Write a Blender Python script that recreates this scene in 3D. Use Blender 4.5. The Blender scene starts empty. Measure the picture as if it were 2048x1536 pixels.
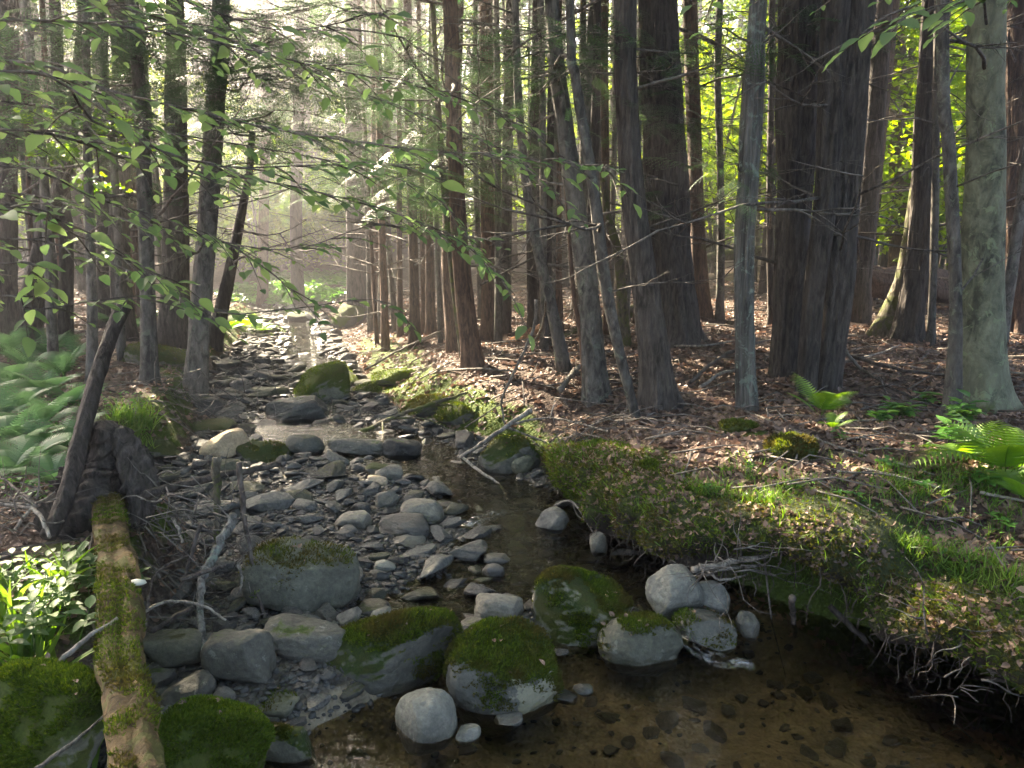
import bpy, math, random
import numpy as np
from mathutils import Vector
R = math.radians
random.seed(7); RNG = np.random.default_rng(7)
scn = bpy.context.scene
COL = scn.collection

# ---------------------------------------------------------------- camera, sky, sun, exposure
F, CX, CY, PITCH, EYE = 1541.0, 1024.0, 768.0, R(10), 1.7
cam = bpy.data.objects.new('camera', bpy.data.cameras.new('camera')); COL.objects.link(cam)
cam.location = (0, 0, EYE); cam.rotation_euler = (R(90)-PITCH, 0, 0)
cam.data.sensor_width = 36; cam.data.lens = 36*F/2048
cam.data.clip_start = 0.05; cam.data.clip_end = 600
scn.camera = cam
SUN_EL, SUN_AZ = R(35), R(-35)          # azimuth from +Y, minus = towards -X
world = bpy.data.worlds.new('World'); scn.world = world; world.use_nodes = True
wn = world.node_tree; bg = wn.nodes['Background']; sky = wn.nodes.new('ShaderNodeTexSky')
sky.sky_type = 'NISHITA'; sky.sun_disc = False; sky.sun_elevation = SUN_EL; sky.sun_rotation = SUN_AZ
sky.dust_density = 6.0; sky.ozone_density = .3; sky.air_density = .8
wn.links.new(sky.outputs[0], bg.inputs[0]); bg.inputs[1].default_value = 0.058
sd = bpy.data.lights.new('sun', 'SUN'); sd.energy = 5; sd.angle = R(0.5); sd.color = (1, .84, .62)
so = bpy.data.objects.new('sun', sd); COL.objects.link(so)
SUN = Vector((math.sin(SUN_AZ)*math.cos(SUN_EL), math.cos(SUN_AZ)*math.cos(SUN_EL), math.sin(SUN_EL)))
so.rotation_euler = SUN.to_track_quat('Z', 'Y').to_euler()
scn.view_settings.view_transform = 'Standard'; scn.view_settings.look = 'None'
scn.view_settings.exposure = 4.12; scn.view_settings.gamma = 1
scn.render.engine = 'CYCLES'
HAZE = 0.0085
cy = scn.cycles
cy.use_denoising = True; cy.max_bounces = 7; cy.diffuse_bounces = 3; cy.glossy_bounces = 2
cy.transmission_bounces = 4; cy.transparent_max_bounces = 12; cy.volume_bounces = 0
cy.caustics_reflective = False; cy.caustics_refractive = False; cy.sample_clamp_indirect = 4

# ---------------------------------------------------------------- numeric helpers
def _hash(ix, iy, iz, s):
    h = (ix.astype(np.int64)*374761393 + iy.astype(np.int64)*668265263 + iz.astype(np.int64)*2147483647 + s*974634777) & 0xffffffff
    h = ((h ^ (h >> 13)) * 1274126177) & 0xffffffff
    return ((h ^ (h >> 16)) & 0xffff) / 65535.0
def vnoise(x, y, z=0, s=0):
    x, y, z = np.broadcast_arrays(np.asarray(x, float), np.asarray(y, float), np.asarray(z, float))
    ix, iy, iz = np.floor(x), np.floor(y), np.floor(z)
    fx, fy, fz = x-ix, y-iy, z-iz
    u, v, w = [f*f*(3-2*f) for f in (fx, fy, fz)]
    r = 0
    for dx in (0, 1):
        for dy in (0, 1):
            for dz in (0, 1):
                r = r + _hash(ix+dx, iy+dy, iz+dz, s)*(u if dx else 1-u)*(v if dy else 1-v)*(w if dz else 1-w)
    return r*2-1
def fbm(x, y, z=0, o=3, s=0):
    r, a = 0, 1.0
    for k in range(o):
        f = 2.03**k; r = r + a*vnoise(x*f, y*f, np.asarray(z)*f, s+k); a *= .5
    return r
def sstep(a, b, x):
    t = np.clip((x-a)/(b-a), 0, 1); return t*t*(3-2*t)
def nrm(v):
    return v/np.maximum(np.linalg.norm(v, axis=-1, keepdims=True), 1e-9)

# ---------------------------------------------------------------- the lie of the land
_yR = np.array([-8, 2.0, 2.4, 2.65, 3.1, 3.3, 3.45, 3.6, 3.8, 4.05, 4.4, 4.8, 5.5, 5.9, 6.3, 7.0, 8.6, 10.8, 13.3, 16, 18.5, 21, 25, 40, 300])
_xR = np.array([4, 2.4, 2.0, 1.8, 1.62, 1.36, 1.08, .93, .78, .66, .54, .36, .2, 0, -.4, -1.0, -1.6, -2.3, -3, -3.9, -5.2, -8.5, -15, -40, -400])
_yL = np.array([-8, 2.0, 2.6, 3.0, 3.7, 4.3, 5.2, 5.6, 7.0, 8.6, 10, 13, 16, 18.5, 21, 25, 40, 300])
_xL = np.array([-1.6, -1.4, -1.45, -1.45, -1.5, -2.05, -2.5, -2.35, -2.75, -3.4, -3.75, -4.4, -5.1, -6.8, -10.5, -17.5, -43, -403])
def xR(y): return np.interp(y, _yR, _xR)
def xL(y): return np.interp(y, _yL, _xL)
def damy(x): return np.interp(x, [-2, -.75, -.2, 1.2, 3], [2.0, 2.45, 2.95, 3.32, 3.5])
def WL(x, y):                                   # water level
    x = np.asarray(x, float); y = np.asarray(y, float)
    return sstep(-.02, .22, y-damy(x))*(0.09 + 0.016*np.maximum(y-3.3, 0))
CH = np.array([(1.0, 2.9), (.75, 3.45), (.35, 3.75), (.25, 4.1), (.05, 4.6), (-.15, 5.0), (-.55, 5.4), (-.9, 5.9), (-1.5, 6.2), (-1.95, 6.7), (-2.2, 7.5), (-2.0, 8.6), (-2.9, 10.8), (-3.5, 13), (-4.5, 16), (-6, 18.5), (-9.5, 21)])
CW = np.array([.5, .5, .58, .5, .45, .3, .3, .5, .65, .4, .3, .25, .35, .3, .3, .3, .3])
def chan(x, y):
    best = np.full(np.broadcast(x, y).shape, 9.0)
    for a, b, wa, wb in zip(CH[:-1], CH[1:], CW[:-1], CW[1:]):
        d = b-a; t = np.clip(((x-a[0])*d[0]+(y-a[1])*d[1])/(d@d), 0, 1)
        best = np.minimum(best, np.hypot(x-a[0]-t*d[0], y-a[1]-t*d[1])/(wa+t*(wb-wa)))
    return best
def under(y): return .20*sstep(1.6, 2.1, y)*(1-sstep(3.35, 3.75, y))
def T(x, y):
    x = np.asarray(x, float); y = np.asarray(y, float)
    w = WL(x, y); c = chan(x, y)
    n = fbm(x*2.1, y*2.1, 0, 3, 3)
    bed = w + .035 + .022*n - .13*np.exp(-c**2*1.4) + .02*fbm(x*7, y*7, 0, 2, 5)
    bed = bed - .08*np.exp(-((x+.3)/.35)**2 - ((y-3.25)/.22)**2)
    pool = -.17 + .03*n - .02*x + .016*fbm(x*6, y*6, 0, 2, 9)
    pk = sstep(-.9, -.6, x)*(1-sstep(-.15, .1, y-damy(x)))
    bed = bed*(1-pk) + pool*pk
    sR = x-xR(y)-under(y); sL = xL(y)-x
    wr = np.interp(y, [3.7, 4.6, 6, 9, 30], [.10, .35, .9, 1.1, 1.5]); hr = np.interp(y, [2, 4.5, 6, 8, 30], [.40, .40, .34, .34, .4])
    wl = np.interp(y, [2, 4, 6, 30], [.25, .3, .4, .8]); hl = np.interp(y, [2, 3.6, 5, 30], [.22, .42, .36, .36])
    bump = .05*fbm(x*.9, y*.9, 0, 3, 11) + .014*fbm(x*4, y*4, 0, 2, 12)
    far = .02*np.maximum(y-24, 0)*sstep(24, 40, y)
    zr = w + hr*sstep(0, 1, sR/wr) + .03*np.clip(sR-wr, 0, 8) + bump*sstep(.1, .6, sR) + far
    zl = w + hl*sstep(0, 1, sL/wl) + .035*np.clip(sL-wl, 0, 10) + bump*sstep(.1, .6, sL) + far
    return np.where(sR > 0, np.maximum(zr, bed*0+zr), np.where(sL > 0, zl, bed))
def ray(px, py):
    X, Z = (px-CX)/F, -(py-CY)/F
    c, s = math.cos(PITCH), math.sin(PITCH)
    return np.array([X, c+Z*s, Z*c-s])
def atd(px, py, d):                              # point on the sight line at distance d forward
    r = ray(px, py); r = r/r[1]; return np.array([r[0]*d, d, EYE+r[2]*d])
def at(px, py):                                  # where the sight line meets the ground
    r = ray(px, py); r = r/r[1]; t = np.concatenate([np.arange(1.0, 12, .01), np.arange(12, 60, .05)])
    h = T(r[0]*t, t); z = EYE+r[2]*t; k = np.argmax(z <= h)
    if z[k] > h[k]: k = len(t)-1
    return np.array([r[0]*t[k], t[k], h[k]])
def proj(p):
    p = np.asarray(p, float); c, s = math.cos(PITCH), math.sin(PITCH)
    y, z = p[..., 1], p[..., 2]-EYE
    f = y*c - z*s; u = y*s + z*c
    return CX+F*p[..., 0]/f, CY-F*u/f, f

# ---------------------------------------------------------------- mesh builder and bookkeeping
class MB:
    def __init__(s): s.v = []; s.f = {3: [], 4: []}; s.n = 0; s.c = []
    def add(s, v, q=None, t=None, c=None):
        v = np.asarray(v, float).reshape(-1, 3)
        if q is not None and len(q): s.f[4].append(np.asarray(q).reshape(-1, 4)+s.n)
        if t is not None and len(t): s.f[3].append(np.asarray(t).reshape(-1, 3)+s.n)
        s.v.append(v); s.n += len(v)
        s.c.append(np.full(len(v), 0.0 if c is None else c) if np.isscalar(c) or c is None else np.asarray(c, float))
        return s
    def mesh(s, name, mat, org=(0, 0, 0), smooth=True):
        me = bpy.data.meshes.new(name)
        if not s.n: return me
        v = np.concatenate(s.v)-np.asarray(org, float)
        t = np.concatenate(s.f[3]) if s.f[3] else np.zeros((0, 3), int)
        q = np.concatenate(s.f[4]) if s.f[4] else np.zeros((0, 4), int)
        loops = np.concatenate([t.ravel(), q.ravel()]).astype(np.int32)
        tot = np.concatenate([np.full(len(t), 3), np.full(len(q), 4)]).astype(np.int32)
        st = np.concatenate([[0], np.cumsum(tot)[:-1]]).astype(np.int32)
        me.vertices.add(len(v)); me.vertices.foreach_set('co', v.astype(np.float32).ravel())
        me.loops.add(len(loops)); me.loops.foreach_set('vertex_index', loops)
        me.polygons.add(len(tot)); me.polygons.foreach_set('loop_start', st); me.polygons.foreach_set('loop_total', tot)
        me.polygons.foreach_set('use_smooth', np.full(len(tot), bool(smooth)))
        at_ = me.attributes.new('rnd', 'FLOAT', 'POINT'); at_.data.foreach_set('value', np.concatenate(s.c).astype(np.float32))
        me.materials.append(mat); me.update(calc_edges=True)
        return me
    def build(s, name, mat, parent=None, org=(0, 0, 0), smooth=True, loc=None):
        o = bpy.data.objects.new(name, s.mesh(name, mat, org, smooth)); COL.objects.link(o)
        if parent: o.parent = parent
        else: o.location = org if loc is None else loc
        return o
def tag(o, label=None, cat=None, group=None, kind=None):
    for k, v in (('label', label), ('category', cat), ('group', group), ('kind', kind)):
        if v: o[k] = v
    return o
def empty(name, loc, label, cat, group=None):
    o = bpy.data.objects.new(name, None); COL.objects.link(o); o.location = loc; o.empty_display_size = .1
    return tag(o, label, cat, group)
def copy_tree(o, parent=None):
    c = o.copy(); COL.objects.link(c)
    if parent: c.parent = parent
    for ch in o.children: copy_tree(ch, c)
    return c

def spline(pts, n):
    p = np.asarray(pts, float)
    if len(p) < 3:
        t = np.linspace(0, 1, n)[:, None]; return p[0]*(1-t)+p[-1]*t
    t = np.linspace(0, len(p)-1, n); i = np.clip(t.astype(int), 0, len(p)-2); f = (t-i)[:, None]
    g = lambda k: p[np.clip(k, 0, len(p)-1)]
    a, b, c, d = g(i-1), g(i), g(i+1), g(i+2)
    return .5*(2*b+(c-a)*f+(2*a-5*b+4*c-d)*f**2+(-a+3*b-3*c+d)*f**3)
def tube(mb, path, rad, seg=6, rough=0, c=0.0, fl=None):
    """tapered tube along path; rough = relative lumpiness; fl = ridge function (angle, s) -> relative radius offset"""
    p = np.asarray(path, float); n = len(p)
    rad = np.interp(np.linspace(0, 1, n), np.linspace(0, 1, len(np.atleast_1d(rad))), np.atleast_1d(rad))
    t = nrm(np.gradient(p, axis=0)); ref = np.array([0, 1, 0]) if abs(t[:, 2]).mean() > .6 else np.array([0, 0, 1])
    a = nrm(np.cross(t, ref)); b = np.cross(t, a)
    th = np.linspace(0, 2*np.pi, seg, endpoint=False)
    r = rad[:, None]*np.ones(seg)
    if rough: r = r*(1+rough*fbm(np.cos(th)[None]*1.7+np.arange(n)[:, None]*.31+p[0, 0]*3, np.sin(th)[None]*1.7+0*r, p[0, 1]*5, 2, 21))
    if fl is not None: r = r*(1+fl(th[None]+0*r, p[:, 2][:, None]+0*r))
    v = p[:, None]+r[..., None]*(np.cos(th)[None, :, None]*a[:, None]+np.sin(th)[None, :, None]*b[:, None])
    i = np.arange(n-1)[:, None]; j = np.arange(seg)[None]; j2 = (j+1) % seg
    q = np.stack([i*seg+j, i*seg+j2, (i+1)*seg+j2, (i+1)*seg+j], -1).reshape(-1, 4)
    caps = []
    v = v.reshape(-1, 3); v = np.concatenate([v, p[:1]-t[:1]*rad[0]*.2, p[-1:]+t[-1:]*rad[-1]*.3]); m = n*seg
    jj = np.arange(seg); caps = np.concatenate([np.stack([jj*0+m, (jj+1) % seg, jj], -1), np.stack([jj*0+m+1, (n-1)*seg+jj, (n-1)*seg+(jj+1) % seg], -1)])
    mb.add(v, q, caps, c)
    return p
def wiggle(a, b, k, amp, n=None):
    a, b = np.asarray(a, float), np.asarray(b, float); L = np.linalg.norm(b-a)
    t = np.linspace(0, 1, k)[:, None]; p = a*(1-t)+b*t
    p[1:-1] += RNG.normal(0, amp*L, (k-2, 3)); return spline(p, n or 3*k)

# instanced template: place many copies of (V, quads) with basis matrices
def stamp(mb, V, Q, P, B, S, c=None, tri=False):
    """V (m,3) template, Q faces, P (n,3) positions, B (n,3,3) rows = axes, S (n,) or (n,3) sizes"""
    n, m = len(P), len(V)
    S = np.asarray(S, float); S = S[:, None]*np.ones(3) if S.ndim == 1 else S
    W = np.einsum('nmk,nkj->nmj', V[None]*S[:, None], B)+P[:, None]
    F_ = (Q[None]+(np.arange(n)*m)[:, None, None]).reshape(-1, Q.shape[1])
    c = RNG.random(n) if c is None else c
    cc = np.repeat(c, m)
    mb.add(W.reshape(-1, 3), None if tri else F_, F_ if tri else None, cc)
def basis(n, up=None, tilt=1.0):
    """random frames; z axis around `up` with given tilt"""
    z = RNG.normal(0, tilt, (n, 3))+(np.array([0, 0, 1.0]) if up is None else up); z = nrm(z)
    x = nrm(np.cross(z, RNG.normal(0, 1, (n, 3)))); y = np.cross(z, x)
    return np.stack([x, y, z], 1)

# ---------------------------------------------------------------- materials
def mat(name):
    m = bpy.data.materials.new(name); m.use_nodes = True; nt = m.node_tree
    return m, nt, nt.nodes['Principled BSDF'], nt.nodes['Material Output']
def N(nt, typ, **kw):
    n = nt.nodes.new('ShaderNode'+typ)
    for k, v in kw.items():
        if k.startswith('i_'): n.inputs[k[2:].replace('_', ' ')].default_value = v
        else: setattr(n, k, v)
    return n
def ramp(nt, src, stops, lk=True):
    r = N(nt, 'ValToRGB'); e = r.color_ramp.elements
    while len(e) < len(stops): e.new(.5)
    for el, (p, c) in zip(e, stops): el.position = p; el.color = (*c, 1) if len(c) == 3 else c
    nt.links.new(src, r.inputs[0]); return r.outputs[0]
def coords(nt, scale=(1, 1, 1), kind='Object'):
    c = N(nt, 'TexCoord'); m = N(nt, 'Mapping'); m.inputs['Scale'].default_value = scale
    nt.links.new(c.outputs[kind], m.inputs[0]); return m.outputs[0]
def noise(nt, vec, sc, det=4, rough=.6, dist=0):
    n = N(nt, 'TexNoise'); n.inputs['Scale'].default_value = sc; n.inputs['Detail'].default_value = det
    n.inputs['Roughness'].default_value = rough; n.inputs['Distortion'].default_value = dist
    if vec is not None: nt.links.new(vec, n.inputs['Vector'])
    return n.outputs['Fac']
def mix(nt, fac, a, b, typ='MIX'):
    m = N(nt, 'Mix', data_type='RGBA', blend_type=typ)
    for s, i in ((fac, 0), (a, 6), (b, 7)):
        if hasattr(s, 'is_linked') or hasattr(s, 'links'): nt.links.new(s, m.inputs[i])
        else: m.inputs[i].default_value = s if i == 0 else (*s, 1)
    return m.outputs[2]
def mth(nt, op, a, b=None, c=None, clamp=False):
    m = N(nt, 'Math', operation=op, use_clamp=clamp)
    for i, s in enumerate((a, b, c)):
        if s is None: continue
        if hasattr(s, 'links'): nt.links.new(s, m.inputs[i])
        else: m.inputs[i].default_value = s
    return m.outputs[0]
def bump(nt, h, strength, dist, bs, prev=None):
    b = N(nt, 'Bump'); b.inputs['Strength'].default_value = strength; b.inputs['Distance'].default_value = dist
    nt.links.new(h, b.inputs['Height'])
    if prev is not None: nt.links.new(prev, b.inputs['Normal'])
    if bs is not None: nt.links.new(b.outputs[0], bs.inputs['Normal'])
    return b.outputs[0]
def upness(nt):
    g = N(nt, 'NewGeometry'); s = N(nt, 'SeparateXYZ'); nt.links.new(g.outputs['Normal'], s.inputs[0]); return s.outputs['Z']

def m_rock(name, c1, c2, moss=0.0, mossc=((.035, .075, .012), (.085, .14, .02)), lich=0.25, wet=False, pale=None):
    m, nt, bs, out = mat(name); L = nt.links.new
    oi = N(nt, 'ObjectInfo'); tc = N(nt, 'TexCoord'); va = N(nt, 'VectorMath', operation='ADD'); L(tc.outputs['Object'], va.inputs[0]); L(oi.outputs['Location'], va.inputs[1]); v = va.outputs[0]
    at_ = N(nt, 'Attribute', attribute_name='rnd')
    big = noise(nt, v, 6, 5, .62, .4); fine = noise(nt, v, 60, 5, .7); gr = noise(nt, v, 260, 2, .6)
    base = ramp(nt, big, [(.32, c1), (.68, c2)])
    base = mix(nt, .55, base, ramp(nt, fine, [(.3, (.25, .25, .25)), (.72, (.9, .9, .86))]), 'OVERLAY')
    rv = mth(nt, 'ADD', mth(nt, 'MULTIPLY', oi.outputs['Random'], .5), mth(nt, 'MULTIPLY', at_.outputs['Fac'], .5))
    hs = N(nt, 'HueSaturation'); L(base, hs.inputs['Color']); L(mth(nt, 'MULTIPLY_ADD', rv, 1.1, .45), hs.inputs['Value'])
    L(mth(nt, 'MULTIPLY_ADD', oi.outputs['Random'], .5, .7), hs.inputs['Saturation'])
    base = hs.outputs[0]
    if lich:
        lf = ramp(nt, noise(nt, v, 22, 6, .75, .6), [(.60, (0, 0, 0)), (.66, (1, 1, 1))])
        base = mix(nt, mth(nt, 'MULTIPLY', lf, lich), base, (.36, .37, .31))
    if pale:                                   # a bare pale patch of rock
        pf = ramp(nt, noise(nt, v, pale, 6, .7, .5), [(.50, (0, 0, 0)), (.54, (1, 1, 1))]); base = mix(nt, mth(nt, 'MULTIPLY', pf, .8), base, (.30, .29, .20))
    h = mth(nt, 'ADD', mth(nt, 'MULTIPLY', fine, .5), mth(nt, 'MULTIPLY', gr, .25))
    rough = .72
    nrm_ = bump(nt, h, .55, .012, None); nrm_ = bump(nt, big, .5, .03, None, nrm_)
    L(nrm_, bs.inputs['Normal'])
    if moss > 0:
        up = upness(nt)
        mf = mth(nt, 'ADD', mth(nt, 'MULTIPLY', up, .55), mth(nt, 'MULTIPLY', noise(nt, v, 7, 6, .72, .3), 1.0))
        mf = ramp(nt, mth(nt, 'MULTIPLY', mf, .7), [((1.28-moss*.9)*.7, (0, 0, 0)), ((1.28-moss*.9)*.7+.07, (1, 1, 1))])
        mc = ramp(nt, noise(nt, v, 90, 4, .75), [(.3, mossc[0]), (.7, mossc[1])])
        mc = mix(nt, ramp(nt, noise(nt, v, 9, 3), [(.4, (0, 0, 0)), (.65, (1, 1, 1))]), mc, mix(nt, .5, mc, (.10, .085, .02)))
        base = mix(nt, mf, base, mc)
        b2 = bump(nt, mth(nt, 'ADD', noise(nt, v, 120, 3, .7), noise(nt, v, 420, 2, .7)), .9, .02, None)
        mx = N(nt, 'Mix', data_type='VECTOR'); L(mf, mx.inputs[0]); L(nrm_, mx.inputs[4]); L(b2, mx.inputs[5]); L(mx.outputs[1], bs.inputs['Normal'])
    g = N(nt, 'NewGeometry'); sp = N(nt, 'SeparateXYZ'); L(g.outputs['Position'], sp.inputs[0])   # dark wet band at the waterline
    up_ = mth(nt, 'MULTIPLY', mth(nt, 'GREATER_THAN', sp.outputs['Y'], 3.05), .09); sl_ = mth(nt, 'MULTIPLY', mth(nt, 'MAXIMUM', mth(nt, 'SUBTRACT', sp.outputs['Y'], 3.3), 0.0), .016)
    hgt = mth(nt, 'SUBTRACT', mth(nt, 'ADD', sp.outputs['Z'], mth(nt, 'MULTIPLY', big, -.05)), mth(nt, 'ADD', up_, sl_))
    wf = ramp(nt, hgt, [(.0, (1, 1, 1)), (.025, (0, 0, 0))])
    hw = N(nt, 'HueSaturation'); L(base, hw.inputs['Color']); hw.inputs['Value'].default_value = .72; hw.inputs['Saturation'].default_value = 1.15
    base = mix(nt, wf, base, hw.outputs[0]); L(mth(nt, 'MULTIPLY_ADD', wf, -.5, .8), bs.inputs['Roughness'])
    L(base, bs.inputs['Base Color'])
    bs.inputs['Specular IOR Level'].default_value = .35
    if wet:
        g = N(nt, 'NewGeometry'); s = N(nt, 'SeparateXYZ'); L(g.outputs['Position'], s.inputs[0])
    return m
def m_leaf(name, c1, c2, trans=.45, rough=.45, tc=None, spec=.4, big=None):
    m, nt, bs, out = mat(name); L = nt.links.new
    a = N(nt, 'Attribute', attribute_name='rnd')
    col = ramp(nt, a.outputs['Fac'], [(0, c1), (1, c2)])
    if big:
        g = N(nt, 'NewGeometry'); col = mix(nt, ramp(nt, noise(nt, g.outputs['Position'], big[0], 3), [(.42, (0, 0, 0)), (.6, (1, 1, 1))]), col, big[1])
    L(col, bs.inputs['Base Color']); bs.inputs['Roughness'].default_value = rough
    bs.inputs['Specular IOR Level'].default_value = spec
    if trans:
        t = N(nt, 'BsdfTranslucent'); hs = N(nt, 'HueSaturation'); hs.inputs['Saturation'].default_value = 1.15; hs.inputs['Value'].default_value = 1.6
        hs.inputs['Hue'].default_value = .485
        L(col, hs.inputs['Color']); L(hs.outputs[0], t.inputs['Color'])
        s = N(nt, 'MixShader'); s.inputs[0].default_value = trans
        L(bs.outputs[0], s.inputs[1]); L(t.outputs[0], s.inputs[2]); L(s.outputs[0], out.inputs['Surface'])
    return m
def m_bark(name, c1, c2, vs=.12, sc=28, lich=0.0, lc=(.20, .24, .17), strength=.9, horiz=False, moss=0):
    m, nt, bs, out = mat(name); L = nt.links.new
    oi = N(nt, 'ObjectInfo'); tc = N(nt, 'TexCoord'); va = N(nt, 'VectorMath', operation='ADD'); L(tc.outputs['Object'], va.inputs[0]); L(oi.outputs['Location'], va.inputs[1])
    mp = N(nt, 'Mapping'); mp.inputs['Scale'].default_value = (1, 1, vs) if not horiz else (1, 1, 1); L(va.outputs[0], mp.inputs[0])
    v = mp.outputs[0]; n1 = noise(nt, v, sc, 5, .68, .5); n2 = noise(nt, v, sc*4, 3, .7); n0 = noise(nt, va.outputs[0], 3.5, 3, .6)
    base = ramp(nt, n1, [(.38, tuple(x*.3 for x in c1)), (.49, c1), (.66, c2)])
    base = mix(nt, .5, base, ramp(nt, n2, [(.3, (.3, .3, .3)), (.7, (.8, .8, .8))]), 'OVERLAY')
    base = mix(nt, mth(nt, 'MULTIPLY', ramp(nt, n0, [(.4, (0, 0, 0)), (.65, (1, 1, 1))]), .5), base, tuple(x*.8 for x in c2))
    hs = N(nt, 'HueSaturation'); L(base, hs.inputs['Color']); L(mth(nt, 'MULTIPLY_ADD', oi.outputs['Random'], .6, .7), hs.inputs['Value']); base = hs.outputs[0]
    if lich:
        lf = ramp(nt, noise(nt, va.outputs[0], 9, 6, .72, .8), [(.62-lich*.25, (0, 0, 0)), (.68-lich*.25, (1, 1, 1))]); base = mix(nt, mth(nt, 'MULTIPLY', lf, .85), base, lc)
    if moss:
        s = N(nt, 'SeparateXYZ'); L(tc.outputs['Object'], s.inputs[0])
        f = mth(nt, 'ADD', mth(nt, 'MULTIPLY', s.outputs['Z'], -1.1), noise(nt, va.outputs[0], 6, 5, .7))
        base = mix(nt, ramp(nt, f, [(.50-moss*.6, (0, 0, 0)), (.56-moss*.6+.08, (1, 1, 1))]), base, (.07, .09, .02))
    L(base, bs.inputs['Base Color']); bs.inputs['Roughness'].default_value = .85; bs.inputs['Specular IOR Level'].default_value = .25
    b1 = bump(nt, n1, strength, .03, None); bump(nt, n2, .5, .008, bs, b1)
    return m

M = {}
M['rock'] = m_rock('stream_rock', (.082, .078, .066), (.19, .18, .15), 0.10)
M['cobble'] = m_rock('stream_cobble', (.044, .045, .042), (.13, .128, .115), 0, lich=.3)
M['cobble_dark'] = m_rock('dark_cobble', (.045, .044, .042), (.12, .115, .10), 0, lich=.2)
M['rock_moss'] = m_rock('mossy_rock', (.055, .055, .044), (.125, .12, .095), .72, ((.022, .045, .008), (.065, .105, .016)))
M['rock_thin'] = m_rock('thinly_mossed_rock', (.055, .056, .042), (.105, .105, .078), .30, ((.045, .06, .02), (.08, .10, .035)))
M['rock_pale'] = m_rock('pale_rock', (.13, .13, .115), (.25, .245, .205), .05, lich=.5)
M['rock_patch'] = m_rock('patchy_rock', (.10, .10, .08), (.2, .2, .16), .60, pale=3.2)
M['rock_tan'] = m_rock('tan_rock', (.22, .18, .13), (.38, .31, .22), .08)
M['rock_grey'] = m_rock('dark_grey_rock', (.055, .054, .047), (.115, .112, .095), .2, lich=.35)
M['rock_green'] = m_rock('bright_mossy_rock', (.08, .08, .06), (.16, .16, .12), .95, ((.05, .085, .012), (.12, .17, .02)))
M['bark_dark'] = m_bark('dark_fissured_bark', (.052, .045, .038), (.112, .098, .085), .20, 34)
M['bark_red'] = m_bark('reddish_bark', (.085, .055, .04), (.18, .118, .082), .22, 36)
M['bark_grey'] = m_bark('grey_bark', (.085, .078, .066), (.165, .155, .135), .4, 20, lich=.22, lc=(.17, .19, .14))
M['bark_pale'] = m_bark('pale_smooth_bark', (.14, .145, .095), (.24, .25, .165), .6, 9, lich=.25, lc=(.22, .26, .15), strength=.5, moss=.1)
M['bark_moss'] = m_bark('mossy_bark', (.08, .07, .05), (.17, .15, .11), .3, 24, lich=.55, lc=(.09, .11, .025))
M['bark_snag'] = m_bark('weathered_snag_wood', (.13, .125, .11), (.27, .26, .23), .09, 26, lich=.3, lc=(.22, .27, .22))
M['wood'] = m_bark('weathered_wood', (.16, .145, .12), (.34, .31, .26), .4, 30, strength=.5)
M['wood_dark'] = m_bark('damp_dark_wood', (.06, .05, .042), (.14, .12, .10), .4, 30, strength=.5)
M['wood_rot'] = m_bark('rotten_orange_wood', (.16, .07, .03), (.36, .18, .08), .5, 22, strength=1)
M['twig'] = m_bark('twig_bark', (.09, .08, .068), (.20, .18, .155), .5, 20, strength=.3)
M['leaf'] = m_leaf('broad_leaf', (.08, .145, .06), (.17, .25, .10), .52, .5, spec=.2)
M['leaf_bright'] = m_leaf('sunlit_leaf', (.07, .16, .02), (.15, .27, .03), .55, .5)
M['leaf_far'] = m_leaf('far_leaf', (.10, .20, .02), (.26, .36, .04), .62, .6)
M['needle'] = m_leaf('hemlock_needles', (.035, .085, .035), (.08, .145, .055), .3, .5)
M['crown'] = m_leaf('crown_leaves', (.03, .08, .02), (.07, .14, .03), .35, .6)
M['fern'] = m_leaf('fern_frond', (.085, .19, .025), (.19, .33, .05), .5, .5)
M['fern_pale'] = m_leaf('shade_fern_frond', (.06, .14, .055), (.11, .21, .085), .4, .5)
M['grass'] = m_leaf('grass_blade', (.065, .15, .02), (.16, .26, .05), .45, .5)
M['herb'] = m_leaf('seedling_leaf', (.05, .15, .03), (.11, .24, .045), .4, .45)
M['moss'] = m_leaf('moss_tuft', (.04, .075, .010), (.12, .165, .022), .3, .8, spec=.1, big=(5, (.085, .075, .02)))
M['moss_bright'] = m_leaf('bright_moss_tuft', (.05, .095, .012), (.12, .17, .022), .3, .8, spec=.1)
M['litter'] = m_leaf('dead_leaf', (.09, .055, .036), (.34, .23, .16), .12, .6, spec=.3, big=(1.5, (.13, .095, .075)))

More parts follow.
